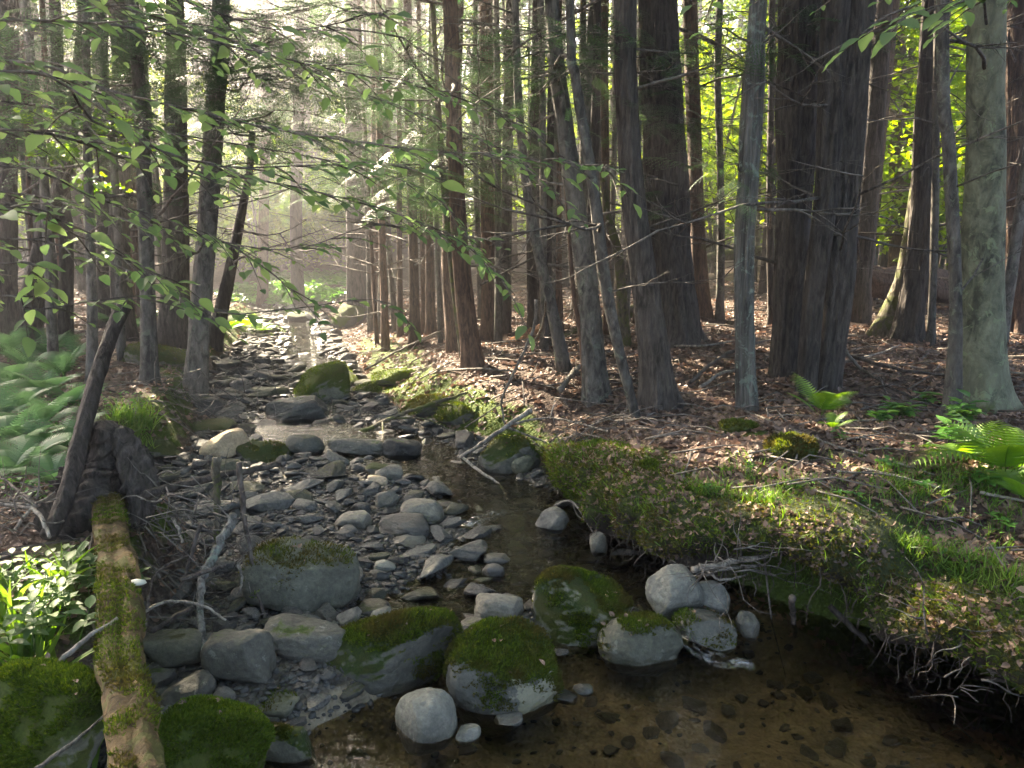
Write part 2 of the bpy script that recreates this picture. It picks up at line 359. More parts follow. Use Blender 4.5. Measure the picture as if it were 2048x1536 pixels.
# ---------------------------------------------------------------- ground sheet
def ground_material():
    m, nt, bs, out = mat('forest_floor'); L = nt.links.new
    g = N(nt, 'NewGeometry'); v = g.outputs['Position']
    mo = N(nt, 'Attribute', attribute_name='moss').outputs['Fac']; be = N(nt, 'Attribute', attribute_name='bed').outputs['Fac']
    vo = N(nt, 'TexVoronoi'); vo.inputs['Scale'].default_value = 26; vo.inputs['Randomness'].default_value = 1; L(v, vo.inputs['Vector'])
    lit = mix(nt, noise(nt, v, 40, 4, .7), (.035, .024, .018), (.16, .11, .08)); lit = mix(nt, .5, lit, ramp(nt, vo.outputs['Color'], [(.2, (.03, .02, .015)), (.9, (.24, .17, .13))]))
    lit = mix(nt, ramp(nt, noise(nt, v, 1.3, 4), [(.42, (0, 0, 0)), (.6, (1, 1, 1))]), lit, mix(nt, .6, lit, (.06, .045, .035)))
    vb = N(nt, 'TexVoronoi'); vb.inputs['Scale'].default_value = 45; L(v, vb.inputs['Vector'])
    grv = mix(nt, .6, ramp(nt, noise(nt, v, 8, 5, .7), [(.3, (.05, .042, .03)), (.7, (.13, .11, .08))]), ramp(nt, vb.outputs['Color'], [(.1, (.04, .038, .033)), (.9, (.2, .19, .165))]))
    ms = mix(nt, noise(nt, v, 70, 4, .75), (.03, .055, .01), (.10, .14, .022))
    mf = ramp(nt, mth(nt, 'ADD', mo, mth(nt, 'MULTIPLY', noise(nt, v, 5, 5, .7), .9)), [(.80, (0, 0, 0)), (.92, (1, 1, 1))])
    po = N(nt, 'Attribute', attribute_name='pool').outputs['Fac']; grv = mix(nt, po, grv, mix(nt, .75, grv, ramp(nt, noise(nt, v, 5, 5, .7), [(.3, (.17, .14, .09)), (.7, (.48, .41, .28))]))); c = mix(nt, be, lit, grv); c = mix(nt, mf, c, ms)
    L(c, bs.inputs['Base Color']); bs.inputs['Roughness'].default_value = .9; bs.inputs['Specular IOR Level'].default_value = .2
    h = mth(nt, 'ADD', mth(nt, 'MULTIPLY', vo.outputs['Distance'], .8), noise(nt, v, 60, 4, .7)); h2 = mth(nt, 'ADD', vb.outputs['Distance'], h)
    bump(nt, h2, .9, .025, bs)
    return m
M['ground'] = ground_material()
def mossmask(x, y):
    px, py, _ = proj(np.stack([x, y, T(x, y)], -1))
    m = np.zeros_like(x)
    sR, sL = x-xR(y), xL(y)-x
    m += .5*np.exp(-((sR-.12)/.28)**2)*(y < 7) + .35*np.exp(-((sR-.25)/.6)**2)*((y > 6.8) & (y < 10))
    m += .5*np.exp(-((sL-.3)/.5)**2)
    for (cx, cy_, rx, ry, a) in ((1190, 950, 110, 60, .8), (1700, 1220, 350, 70, .35), (1950, 1270, 200, 90, .5), (900, 830, 160, 50, .8), (770, 765, 90, 25, .9), (760, 700, 90, 40, .6), (1480, 860, 60, 14, .9), (1590, 900, 70, 24, .9), (530, 660, 90, 25, .8)):
        m += a*np.exp(-((px-cx)/rx)**2-((py-cy_)/ry)**2)
    return np.clip(m, 0, 1)
def grid_axis(segs):
    r = [segs[0][0]]
    for a, b, st in segs: r += list(np.linspace(a, b, max(1, round((b-a)/st))+1)[1:])
    return np.array(r)
gx = grid_axis([(-150, -30, 10), (-30, -12, 1), (-12, -4.5, .16), (-4.5, 3, .035), (3, 6, .09), (6, 14, .25), (14, 30, 1), (30, 150, 10)])
gy = grid_axis([(-60, -6, 6), (-6, 1.5, .4), (1.5, 7.5, .035), (7.5, 12, .08), (12, 24, .2), (24, 60, 1), (60, 240, 12)])
X, Y = np.meshgrid(gx, gy); nx = len(gx)
Z = T(X, Y)
mb = MB(); i, j = np.meshgrid(np.arange(len(gy)-1), np.arange(nx-1), indexing='ij'); k = (i*nx+j).ravel()
mb.add(np.stack([X, Y, Z], -1).reshape(-1, 3), np.stack([k, k+1, k+nx+1, k+nx], -1))
ground = mb.build('ground', M['ground']); tag(ground, kind='structure')
xf, yf = X.ravel(), Y.ravel()
bedm = 1-sstep(-.05, .25, np.maximum(xf-xR(yf), xL(yf)-xf))
poolm = (yf < damy(xf)+.1)*(xf > -.8)*1.0
for nm, val in (('pool', poolm), ('moss', mossmask(xf, yf)*(1-bedm*.8)), ('bed', bedm)):
    a = ground.data.attributes.new(nm, 'FLOAT', 'POINT'); a.data.foreach_set('value', val.astype(np.float32))

# ---------------------------------------------------------------- water
def water_material():
    m, nt, bs, out = mat('stream_water'); L = nt.links.new
    g = N(nt, 'NewGeometry'); v = g.outputs['Position']
    mp = N(nt, 'Mapping'); mp.inputs['Scale'].default_value = (1, 2.2, 1); L(v, mp.inputs[0])
    h = mth(nt, 'ADD', noise(nt, mp.outputs[0], 9, 2, .5, .5), mth(nt, 'MULTIPLY', noise(nt, mp.outputs[0], 34, 2, .6), .22))
    fl = N(nt, 'Attribute', attribute_name='rnd').outputs['Fac']
    b = N(nt, 'Bump'); b.inputs['Distance'].default_value = .02; L(h, b.inputs['Height']); L(mth(nt, 'MULTIPLY_ADD', fl, .7, .26), b.inputs['Strength'])
    tr = N(nt, 'BsdfTransparent'); tr.inputs[0].default_value = (.90, .79, .60, 1)
    gl = N(nt, 'BsdfGlossy'); gl.inputs['Roughness'].default_value = .03; L(b.outputs[0], gl.inputs['Normal'])
    fr = N(nt, 'Fresnel'); fr.inputs['IOR'].default_value = 1.45; L(b.outputs[0], fr.inputs['Normal'])
    s = N(nt, 'MixShader'); L(fr.outputs[0], s.inputs[0]); L(tr.outputs[0], s.inputs[1]); L(gl.outputs[0], s.inputs[2])
    L(s.outputs[0], out.inputs['Surface'])
    nt.nodes.remove(bs); return m
M['water'] = water_material()
wx = grid_axis([(-11, -3, .25), (-3, 2.6, .05), (2.6, 5, .3)]); wy = grid_axis([(-3, 1.5, .3), (1.5, 7, .05), (7, 40, .3)])
X, Y = np.meshgrid(wx, wy); nx = len(wx); keep = (X < xR(Y)+.5) & (X > xL(Y)-.3)
flow = np.clip(np.exp(-((Y-damy(X)-.1)/.25)**2)+.45*(Y > damy(X)), 0, 1)
Zw = WL(X, Y)
i, j = np.meshgrid(np.arange(len(wy)-1), np.arange(nx-1), indexing='ij'); kk = keep[:-1, :-1] & keep[1:, 1:]; k = (i*nx+j)[kk].ravel()
mb = MB(); mb.add(np.stack([X, Y, Zw], -1).reshape(-1, 3), np.stack([k, k+1, k+nx+1, k+nx], -1), c=flow.ravel())
tag(mb.build('water', M['water']), kind='structure')
# small cascade between the boulders, with broken white water
def cascade(pts, width, label):
    m, nt, bs, out = mat('falling_water'); L = nt.links.new
    g = N(nt, 'NewGeometry'); mp = N(nt, 'Mapping'); mp.inputs['Scale'].default_value = (1, 1, 1); L(g.outputs['Position'], mp.inputs[0])
    at_ = N(nt, 'Attribute', attribute_name='rnd'); sx_ = N(nt, 'SeparateXYZ'); L(g.outputs['Position'], sx_.inputs[0]); cb = N(nt, 'CombineXYZ'); L(mth(nt, 'MULTIPLY', at_.outputs['Fac'], 5.0), cb.inputs[0]); L(mth(nt, 'MULTIPLY', sx_.outputs['X'], 9.0), cb.inputs[1]); L(mth(nt, 'MULTIPLY', sx_.outputs['Z'], 14.0), cb.inputs[2])
    f = ramp(nt, noise(nt, cb.outputs[0], 1.6, 4, .7, .5), [(.50, (0, 0, 0)), (.72, (1, 1, 1))]); mask = ramp(nt, mth(nt, 'ABSOLUTE', mth(nt, 'SUBTRACT', at_.outputs['Fac'], .5)), [(.25, (1, 1, 1)), (.5, (0, 0, 0))]); f = mth(nt, 'MULTIPLY', f, mask)
    bs.inputs['Base Color'].default_value = (.75, .78, .78, 1); bs.inputs['Roughness'].default_value = .3
    s0 = nt.nodes.new('ShaderNodeMixShader'); tr = N(nt, 'BsdfTransparent'); gl = N(nt, 'BsdfGlossy'); gl.inputs['Roughness'].default_value = .12; s0.inputs[0].default_value = .10
    bn = bump(nt, noise(nt, mp.outputs[0], 30, 2), .5, .01, None); L(bn, gl.inputs['Normal'])
    L(tr.outputs[0], s0.inputs[1]); L(gl.outputs[0], s0.inputs[2])
    s = N(nt, 'MixShader'); L(mth(nt, 'MULTIPLY', f, .45), s.inputs[0]); L(s0.outputs[0], s.inputs[1]); L(bs.outputs[0], s.inputs[2]); L(s.outputs[0], out.inputs['Surface'])
    p = spline(pts, 26); t = nrm(np.gradient(p, axis=0)); side = nrm(np.cross(t, [0, 0, 1])); w = np.interp(np.linspace(0, 1, 26), np.linspace(0, 1, len(width)), width)
    u = np.linspace(-1, 1, 9); v = p[:, None]+side[:, None]*(w[:, None]*u[None])[..., None]
    v[..., 2] += .012*fbm(v[..., 0]*25, v[..., 1]*25, 0, 2, 4)-.012*u[None]**2
    i, j = np.meshgrid(np.arange(25), np.arange(8), indexing='ij'); k = (i*9+j).ravel()
    mb = MB(); mb.add(v.reshape(-1, 3), np.stack([k, k+1, k+10, k+9], -1), c=np.tile((u+1)/2, 26)); return tag(mb.build('water', m), kind='structure')
cascade([atd(1300, 1205, 3.42), atd(1345, 1228, 3.28), atd(1370, 1262, 3.08), atd(1396, 1292, 2.98), atd(1432, 1312, 2.93), atd(1505, 1324, 2.92)], [.02, .04, .05, .06, .06, .04], '')
cascade([atd(1010, 1020, 4.35), atd(960, 1035, 4.2), atd(930, 1050, 4.12)], [.03, .06, .04], '')

# ---------------------------------------------------------------- stones
def rock_mesh(size=(1, 1, 1), seed=0, n=20, p=2.6, cuts=7, rough=.09, cutd=(.62, .92), name='stone', material=None, flatb=False):
    """cube-sphere -> superellipsoid -> worn facets -> noise"""
    g = np.linspace(-1, 1, n+1); a, b = np.meshgrid(np.tan(g*np.pi/4), np.tan(g*np.pi/4), indexing='ij'); o = np.ones_like(a)
    fs = [(o, a, b), (-o, b, a), (b, o, a), (a, -o, b), (a, b, o), (b, a, -o)]
    V, Q = [], []
    for k, f in enumerate(fs):
        V.append(np.stack(f, -1).reshape(-1, 3)); i, j = np.meshgrid(np.arange(n), np.arange(n), indexing='ij'); q = (i*(n+1)+j).ravel()+k*(n+1)**2
        Q.append(np.stack([q, q+n+1, q+n+2, q+1], -1))
    V = np.concatenate(V); Q = np.concatenate(Q)
    key = np.round(V, 5); _, idx, inv = np.unique(key, axis=0, return_index=True, return_inverse=True); V = V[idx]; Q = inv.ravel()[Q]
    d = nrm(V); rg = np.random.default_rng(seed)
    r = (np.abs(d)**p).sum(1)**(-1/p); V = d*r[:, None]
    for _ in range(cuts):
        nn = rg.normal(0, 1, 3); nn /= np.linalg.norm(nn); c = rg.uniform(*cutd); e = V@nn-c
        V = V-nn*(np.where(e > -.12, (e+.12)**2/.48, 0)*(e < .12)+np.where(e >= .12, e, 0))[:, None]*.92
    s = seed*1.7
    V = V*(1+rough*fbm(d[:, 0]*1.6+s, d[:, 1]*1.6, d[:, 2]*1.6+s, 3, 31)[:, None]+.022*fbm(d[:, 0]*9+s, d[:, 1]*9, d[:, 2]*9, 3, 33)[:, None])
    V = V*np.asarray(size)/2
    mb = MB(); mb.add(V, Q, c=rg.random()); return mb.mesh(name, material or M['rock'])
CAUGHT = []                                     # dead leaves and needles caught on mossy stones
TUFT_V = np.array([(-.35, 0, 0), (.35, 0, 0), (.12, .1, 1), (-.12, .1, 1)]); TUFT_Q = np.array([[0, 1, 2, 3]])
def moss_fuzz(parent, me, n, mt, size=.010, thr=.35, seed=0, name='moss'):
    thr = thr-.08
    """short moss strands rooted on the upper faces of the stone, as its part"""
    nf = len(me.polygons); cen = np.empty(nf*3); nor = np.empty(nf*3); ar = np.empty(nf)
    me.polygons.foreach_get('center', cen); me.polygons.foreach_get('normal', nor); me.polygons.foreach_get('area', ar)
    cen = cen.reshape(-1, 3); nor = nor.reshape(-1, 3)
    rot = np.array(parent.rotation_euler.to_matrix()); nw = nor@rot.T
    nz = fbm(cen[:, 0]*7+seed, cen[:, 1]*7, cen[:, 2]*7, 3, 41)
    w = ar*np.clip((nw[:, 2]+nz*.75-thr)*4, 0, 1)
    if w.sum() <= 0: return
    k = RNG.choice(nf, n, p=w/w.sum()); sp = np.sqrt(ar[k])[:, None]
    P = cen[k]+RNG.uniform(-.6, .6, (n, 3))*sp*(1-np.abs(nor[k]))
    B = basis(n, nor[k]+.35*np.array([0, 0, 1.0])@rot, .45)
    mb = MB(); stamp(mb, TUFT_V, TUFT_Q, P, B, np.stack([np.full(n, size*.8), np.full(n, size), size*RNG.uniform(.6, 1.7, n)], 1))
    mb.build(name, mt, parent)
    up_ = np.where(nw[:, 2] > .75)[0]
    if len(up_):
        loc = np.array(parent.location); kk_ = RNG.choice(up_, 7); CAUGHT.extend((cen[kk_]@rot.T+loc+nw[kk_]*.008).tolist())

PLACED = []                                     # (x, y, radius) of every big stone
def boulder(cx, base, w, h, tilt, mt, label, p=2.8, seed=0, depth=.8, moss=0, mossm='moss', cat='boulder', dist=None, cuts=6, yaw=0, rough=.07, thr=.35, sink=1.12):
    g = at(cx, base) if dist is None else atd(cx, base, dist)
    wl_ = float(WL(g[0], g[1]))
    if dist is None and g[2] < wl_:              # standing in water: the waterline is what shows
        rr_ = ray(cx, base); t_ = (EYE-wl_)/-rr_[2]; g = np.array([rr_[0]*t_, rr_[1]*t_, wl_]); sink *= 1.22
    d = g[1]; wm = w*d/F/math.cos(math.atan(abs(cx-CX)/F)); dm = wm*depth
    yc = d+dm*.42; sn = math.sin(PITCH+math.atan((base-CY)/F)); hm = max((h*yc/F-.45*dm*sn)/max(.6, math.sqrt(1-sn*sn)), .42*h*yc/F)
    c = atd(cx, base-h*.5, yc)
    zt = c[2]+hm*.5; hm2 = hm*sink; cz = zt-hm2*.5
    t = R(tilt); ew = wm*(1+.15*abs(math.sin(t)))
    me = rock_mesh((ew, dm, hm2), seed, 30 if w > 90 else 18, p, cuts, rough, name='boulder', material=M[mt])
    o = bpy.data.objects.new('boulder' if cat == 'boulder' else 'stone', me); COL.objects.link(o)
    o.location = (c[0], yc, cz); o.rotation_euler = (0, -t, R(yaw)); tag(o, label, cat)
    PLACED.append((c[0], yc, ew*.46, dm*.46))
    if moss: moss_fuzz(o, me, moss, M[mossm], .010 if d < 3.5 else .013, thr, seed)
    return o
BL = [  # cx, base, w, h, tilt, material, label, kwargs
 (600, 1225, 238, 158, 3, 'rock_thin', 'large square-shouldered dark boulder behind the propped stick, thin moss along its top edge', dict(p=3.0, seed=3, moss=1500, thr=1.05, depth=.7)),
 (584, 1222, 102, 44, 2, 'rock_grey', 'low brown-grey stone lying against the foot of the large square boulder', dict(seed=5, p=2.3)),
 (612, 1322, 190, 92, -3, 'rock_grey', 'flat-topped slab with a pale level top wedged between block and long mossy boulder', dict(p=4, seed=8, depth=.62)),
 (478, 1378, 136, 118, 2, 'rock_grey', 'squared grey block with a flat front face left of the flat-topped slab', dict(p=5, seed=9, depth=.55, cuts=3)),
 (345, 1345, 124, 88, -4, 'rock_thin', 'dark low block just right of the fallen mossy log', dict(p=4, seed=10, depth=.6, cuts=3)),
 (772, 1396, 345, 176, 17, 'rock_moss', 'long tilted boulder with a green moss cap sloping down to the pool', dict(p=2.4, seed=12, moss=19000, depth=.5, thr=.3, cuts=4)),
 (1006, 1422, 240, 192, 12, 'rock_patch', 'rounded boulder with green moss top and bare cream patch beside the pool', dict(p=2.6, seed=14, moss=12000, thr=.45, depth=.75, cuts=4)),
 (850, 1482, 140, 110, 8, 'rock_pale', 'smooth pale grey egg-shaped boulder standing in the pool', dict(p=2.4, seed=15, cuts=3, rough=.05)),
 (1167, 1280, 230, 146, -4, 'rock_moss', 'broad dark mossy boulder upstream of the little cascade', dict(p=3.1, seed=18, moss=11000, thr=.55, depth=.7, mossm='moss')),
 (1277, 1327, 186, 108, -4, 'rock_thin', 'rounded grey-green boulder left of the little cascade', dict(p=2.4, seed=19, moss=2200, thr=.8, cuts=3)),
 (1350, 1226, 108, 100, 28, 'rock_pale', 'upright pale grey boulder above the little cascade', dict(p=2.5, seed=21, cuts=4)),
 (1425, 1218, 72, 58, 0, 'rock_pale', 'small blocky pale boulder under the bank edge beside the upright pale one', dict(p=3, seed=22)),
 (1412, 1292, 138, 74, -8, 'rock_grey', 'dark wet-looking boulder right of the little cascade', dict(p=2.4, seed=23, moss=800, thr=.85)),
 (1496, 1270, 46, 54, 10, 'rock', 'small tan round stone at the mouth of the bank hollow', dict(seed=24, p=2.3)),
 (1001, 1252, 112, 70, -8, 'rock', 'pale-speckled grey block upstream of the cream-patched boulder', dict(p=3.2, seed=25, cuts=5)),
 (957, 1290, 96, 58, 0, 'rock_grey', 'brownish stone tucked between the long tilted boulder and speckled block', dict(seed=26)),
 (546, 1442, 162, 78, 6, 'rock_thin', 'rounded grey-green boulder beneath the squared grey block', dict(p=2.5, seed=27, moss=500, thr=.8)),
 (376, 1420, 108, 82, 20, 'rock_grey', 'pointed grey stone between the fallen log and squared block', dict(p=2.3, seed=28)),
 (318, 1378, 62, 46, 10, 'rock_grey', 'small dark stone touching the right side of the fallen log', dict(seed=29)),
 (448, 1412, 44, 40, 0, 'rock', 'fist-sized grey stone under the squared block', dict(seed=30)),
 (576, 1522, 138, 84, -35, 'rock_moss', 'dark wedge-shaped boulder tipping into the pool, mossy ridge', dict(p=2.6, seed=31, moss=1200, thr=.6, depth=.6)),
 (85, 1600, 260, 272, -6, 'rock_green', 'great moss-covered boulder left of the fallen log', dict(p=3.2, seed=32, moss=11000, mossm='moss_bright', thr=.45, depth=.7, dist=1.95, cuts=4)),
 (418, 1600, 250, 196, -16, 'rock_green', 'bright green moss-blanketed boulder right of the fallen log', dict(p=2.6, seed=33, moss=12000, mossm='moss_bright', thr=.25, depth=.7, dist=2.05, cuts=3)),
 (1197, 1104, 38, 42, 8, 'rock', 'small pale upright stone in the water by the bare branch tip', dict(seed=34, p=2.3)),
 (1102, 1058, 74, 44, 14, 'rock', 'slanting grey stone in the water below the mossy bank mound', dict(seed=35, p=2.6)),
 (1010, 945, 140, 74, 16, 'rock_moss', 'leaning mossy slab under the crossed dead branches', dict(seed=36, p=3, depth=.5, moss=800, thr=.7)),
 (1046, 948, 48, 40, 20, 'rock_thin', 'small mossy stone at the foot of the leaning slab', dict(seed=37)),
 (598, 838, 146, 48, 5, 'rock_grey', 'long dark slab at the head of the still pool', dict(seed=38, p=2.8, depth=.6)),
 (646, 803, 140, 74, 24, 'rock_green', 'sunlit moss-topped boulder with a steep sloping face', dict(seed=39, p=2.8, moss=2500, mossm='moss_bright', thr=.3, depth=.7)),
 (664, 778, 118, 50, 4, 'rock_green', 'rounded mossy boulder behind the sloping sunlit one', dict(seed=40, moss=1500, mossm='moss_bright', thr=.4)),
 (448, 918, 86, 54, 28, 'rock_tan', 'tan sunlit stone beside the mossy one with a root tuft', dict(seed=41, p=2.8)),
 (522, 928, 112, 50, -6, 'rock_moss', 'dark mossy boulder beside the tan sunlit stone', dict(seed=42, moss=500, thr=.8)),
 (606, 910, 80, 46, 0, 'rock_thin', 'pyramid-shaped grey stone below the still pool', dict(seed=43, p=2.1)),
 (628, 892, 38, 20, -8, 'rock_tan', 'small bright tan stone with a flat sunlit top', dict(seed=44, p=3)),
 (716, 908, 118, 36, -4, 'rock_grey', 'long low mossy stone below the still pool', dict(seed=45, p=2.4, depth=.5)),
 (803, 912, 84, 38, -6, 'rock_grey', 'dark rounded stone at the small riffle', dict(seed=46)),
 (768, 956, 78, 32, -6, 'rock_moss', 'brown mossy stone lit at its left end', dict(seed=47)),
 (754, 972, 46, 24, 0, 'rock_tan', 'pinkish stone just below the brown mossy one', dict(seed=48, p=3)),
 (712, 1062, 84, 44, 5, 'rock', 'rounded grey stone upstream of the large square boulder', dict(seed=49, p=2.4)),
 (846, 1046, 92, 50, -5, 'rock', 'grey boulder beside the shallow riffle', dict(seed=50, p=2.8)),
 (812, 1078, 118, 52, 0, 'rock', 'broad grey slanting stone in the middle of the gravel bar', dict(seed=51, p=2.6)),
 (770, 1015, 60, 34, 15, 'rock_grey', 'dark tilted stone on the gravel bar', dict(seed=52)),
 (780, 962, 60, 34, 0, 'rock_grey', 'dark grey stone on the gravel bar edge', dict(seed=53)),
 (818, 1098, 78, 34, 0, 'rock', 'smooth oval stone under the broad slanting one', dict(seed=54, p=2.3)),
 (770, 1146, 44, 26, -15, 'rock_pale', 'small pale greenish stone at the gravel bar tip', dict(seed=55)),
 (986, 1152, 52, 28, 0, 'rock', 'flat grey stone in the shallow current', dict(seed=56)),
 (994, 1126, 56, 22, 0, 'rock', 'low light grey stone in the shallow current', dict(seed=57)),
 (740, 1232, 88, 34, 0, 'rock_grey', 'brown-grey stone at the edge of the shallow brown water', dict(seed=58)),
 (700, 1252, 56, 38, 10, 'rock', 'rounded speckled stone below the square boulder', dict(seed=59)),
 (762, 1246, 48, 36, 25, 'rock', 'pointed grey-green stone leaning at the long boulder', dict(seed=60)),
 (935, 1482, 58, 34, 25, 'rock_pale', 'pale flat stone tip rising from the pool', dict(seed=61, sink=1.0)),
 (1017, 1452, 62, 26, 12, 'rock_pale', 'thin pale flake of stone breaking the pool surface', dict(seed=62, sink=1.0)),
 (1130, 1402, 74, 24, -6, 'rock_grey', 'flat dark stone awash in the pool', dict(seed=63)),
 (1166, 1388, 44, 22, 0, 'rock_grey', 'small dark pebble-like stone awash in the pool', dict(seed=64)),
 (402, 830, 80, 38, 0, 'rock_grey', 'dark stone against the foot of the leaning left bank tree', dict(seed=65)),
 (430, 870, 110, 34, 0, 'rock_moss', 'flat mossy stone at the left edge of the still pool', dict(seed=66, p=2.4)),
 (300, 915, 120, 44, -8, 'rock_moss', 'mossy edged stone below the grass tuft', dict(seed=67)),
 (700, 1070, 40, 22, 0, 'rock', 'small grey stone by the rounded grey one', dict(seed=68)),
 (790, 770, 110, 34, 3, 'rock_green', 'low sunlit mossy stone where the litter slope begins', dict(seed=70, moss=1200, mossm='moss_bright', thr=.3)),
 (735, 790, 60, 26, 0, 'rock_green', 'small yellow-green mossy stone right of the sunlit boulder', dict(seed=71, moss=600, mossm='moss_bright', thr=.3)),
 (850, 835, 120, 44, 8, 'rock_moss', 'dark green mossy mound of rock by the long fallen pole', dict(seed=72, moss=2200, thr=.3)),
 (915, 850, 90, 46, 0, 'rock_moss', 'shaded mossy rock at the foot of the litter slope', dict(seed=73, moss=1500, thr=.3)),
 (320, 730, 150, 44, -10, 'rock_moss', 'mossy hummock of rock under the left bank trees', dict(seed=74, sink=1.9, moss=1500, thr=.3)),
 (700, 655, 70, 50, 10, 'rock_green', 'far mossy outcrop where the stream bends', dict(seed=75)),
 (600, 640, 50, 18, 0, 'rock_moss', 'far rounded mossy stone in the upper stream', dict(seed=76)),
 (450, 740, 60, 22, 0, 'rock_grey', 'dark low stone at the narrow upper channel', dict(seed=77)),
 (540, 790, 80, 20, 0, 'rock_thin', 'flat stone in the upper riffle above the dark slab', dict(seed=78)),
]
for (cx, base, w, h, tilt, mt, label, kw) in BL: boulder(cx, base, w, h, tilt, mt, label, **kw)

# stones of the stream bed: the largest 230 in view stand as objects, the rest are stuff
def blocked(x, y, r):
    return any(((x-a)/(ra+r))**2+((y-b)/(rb+r))**2 < .9 for a, b, ra, rb in PLACED)
cells = {}; stones = []
def near_ok(x, y, r, f=.82):
    gx_, gy_ = int(x/.3), int(y/.3)
    for a in range(gx_-1, gx_+2):
        for b in range(gy_-1, gy_+2):
            for (u, v, s) in cells.get((a, b), ()):
                if (u-x)**2+(v-y)**2 < (f*(s+r))**2: return False
    return True
for rmin, rmax, tries in ((.11, .17, 500), (.075, .11, 3000), (.05, .075, 9000), (.028, .05, 14000)):
    for _ in range(tries):
        y = 2.3+17*random.random()**1.5; a, b = float(xL(y)), float(xR(y)); x = random.uniform(a-.1, b-.06); r = random.uniform(rmin, rmax)
        pool = y < damy(x) and x > -.7
        if pool and random.random() < .93: continue
        if y > 9 and r < .05: continue
        if y < 3.3 and r > .08: continue
        c = float(chan(np.array(x), np.array(y)))
        if not pool and c < .8 and random.random() < .75: continue
        if blocked(x, y, r*.7) or not near_ok(x, y, r): continue
        cells.setdefault((int(x/.3), int(y/.3)), []).append((x, y, r)); stones.append((x, y, r, pool))
VAR = [rock_mesh((2, 1.1+.15*(k % 4), .75), 100+k, 10, 2.4+.3*(k % 3), 9, .12, (.48, .85), name='stream_stone', material=M[('cobble', 'cobble_dark', 'cobble', 'cobble', 'rock_thin')[k % 5]]) for k in range(15)]
VARX = []
for me in VAR:
    v = np.empty(len(me.vertices)*3); me.vertices.foreach_get('co', v); q = np.array([p.vertices[:] for p in me.polygons]); VARX.append((v.reshape(-1, 3), q))
sx = np.array([(s[0], s[1]) for s in stones]); sz = T(sx[:, 0], sx[:, 1]); P3 = np.column_stack([sx, sz])
ppx, ppy, pf = proj(P3); rad = np.array([s[2] for s in stones]); pixr = rad/pf*F
vis = (ppx > -20) & (ppx < 2068) & (ppy < 1560); order = np.argsort(-(pixr*vis))
sel = set(order[:225].tolist()); pebb = MB()
ZN = ['flattish grey stone half sunk in the clear pool', 'grey cobble on the gravel bar among many like it', 'grey cobble at the shallow riffles above the bar', 'rounded stone in the dim upper stream bed']
ZG = ['stones lying in the pool', 'cobbles of the gravel bar', 'cobbles of the middle riffles', 'stones of the upper stream bed']
for k, (x, y, r, pool) in enumerate(stones):
    vi = random.randrange(15); yaw = random.uniform(0, 6.28); tx, ty = random.gauss(0, .16), random.gauss(0, .16); hf = random.uniform(.65, 1.15)
    z = sz[k]+r*.16*hf+(.01 if not pool else 0)
    if k in sel:
        o = bpy.data.objects.new('stream_stone', VAR[vi]); COL.objects.link(o)
        o.location = (x, y, z); o.rotation_euler = (tx, ty, yaw); o.scale = (r, r*random.uniform(.85, 1.15), r*hf)
        zi = 0 if pool else 1 if y < 4.8 else 2 if y < 7.5 else 3
        tag(o, ZN[zi], 'stone', ZG[zi])
    else:
        V, Q = VARX[vi]; c, s = math.cos(yaw), math.sin(yaw); W = V*np.array([r, r, r*hf]); W = np.column_stack([W[:, 0]*c-W[:, 1]*s, W[:, 0]*s+W[:, 1]*c, W[:, 2]+W[:, 0]*tx+W[:, 1]*ty])
        pebb.add(W+np.array([x, y, z]), Q, c=random.random())
# pebbles and gravel
PV, PQ = VARX[0]
small = rock_mesh((2, 1.5, 1), 222, 3, 2.4, 3, .1, name='tmp'); v = np.empty(len(small.vertices)*3); small.vertices.foreach_get('co', v); SV = v.reshape(-1, 3); SQ = np.array([p.vertices[:] for p in small.polygons])
n = 26000; yy = 2.2+9*RNG.random(n)**1.7; a, b = xL(yy), xR(yy); xx = a+(b-.03-a)*RNG.random(n)
ok = ~((yy < damy(xx)) & (xx > -.65) & (RNG.random(n) < .93)); xx, yy = xx[ok], yy[ok]; zz = T(xx, yy)
rr = RNG.uniform(.006, .022, len(xx)); Bm = basis(len(xx), None, .25)
stamp(pebb, SV, SQ, np.column_stack([xx, yy, zz+rr*.2]), Bm, np.column_stack([rr, rr, rr*.7]))
tag(pebb.build('pebbles', M['cobble']), 'grey pebbles and small cobbles covering the stream bed', 'pebbles', kind='stuff')
# submerged flat stones on the pool floor come from the same scatter above

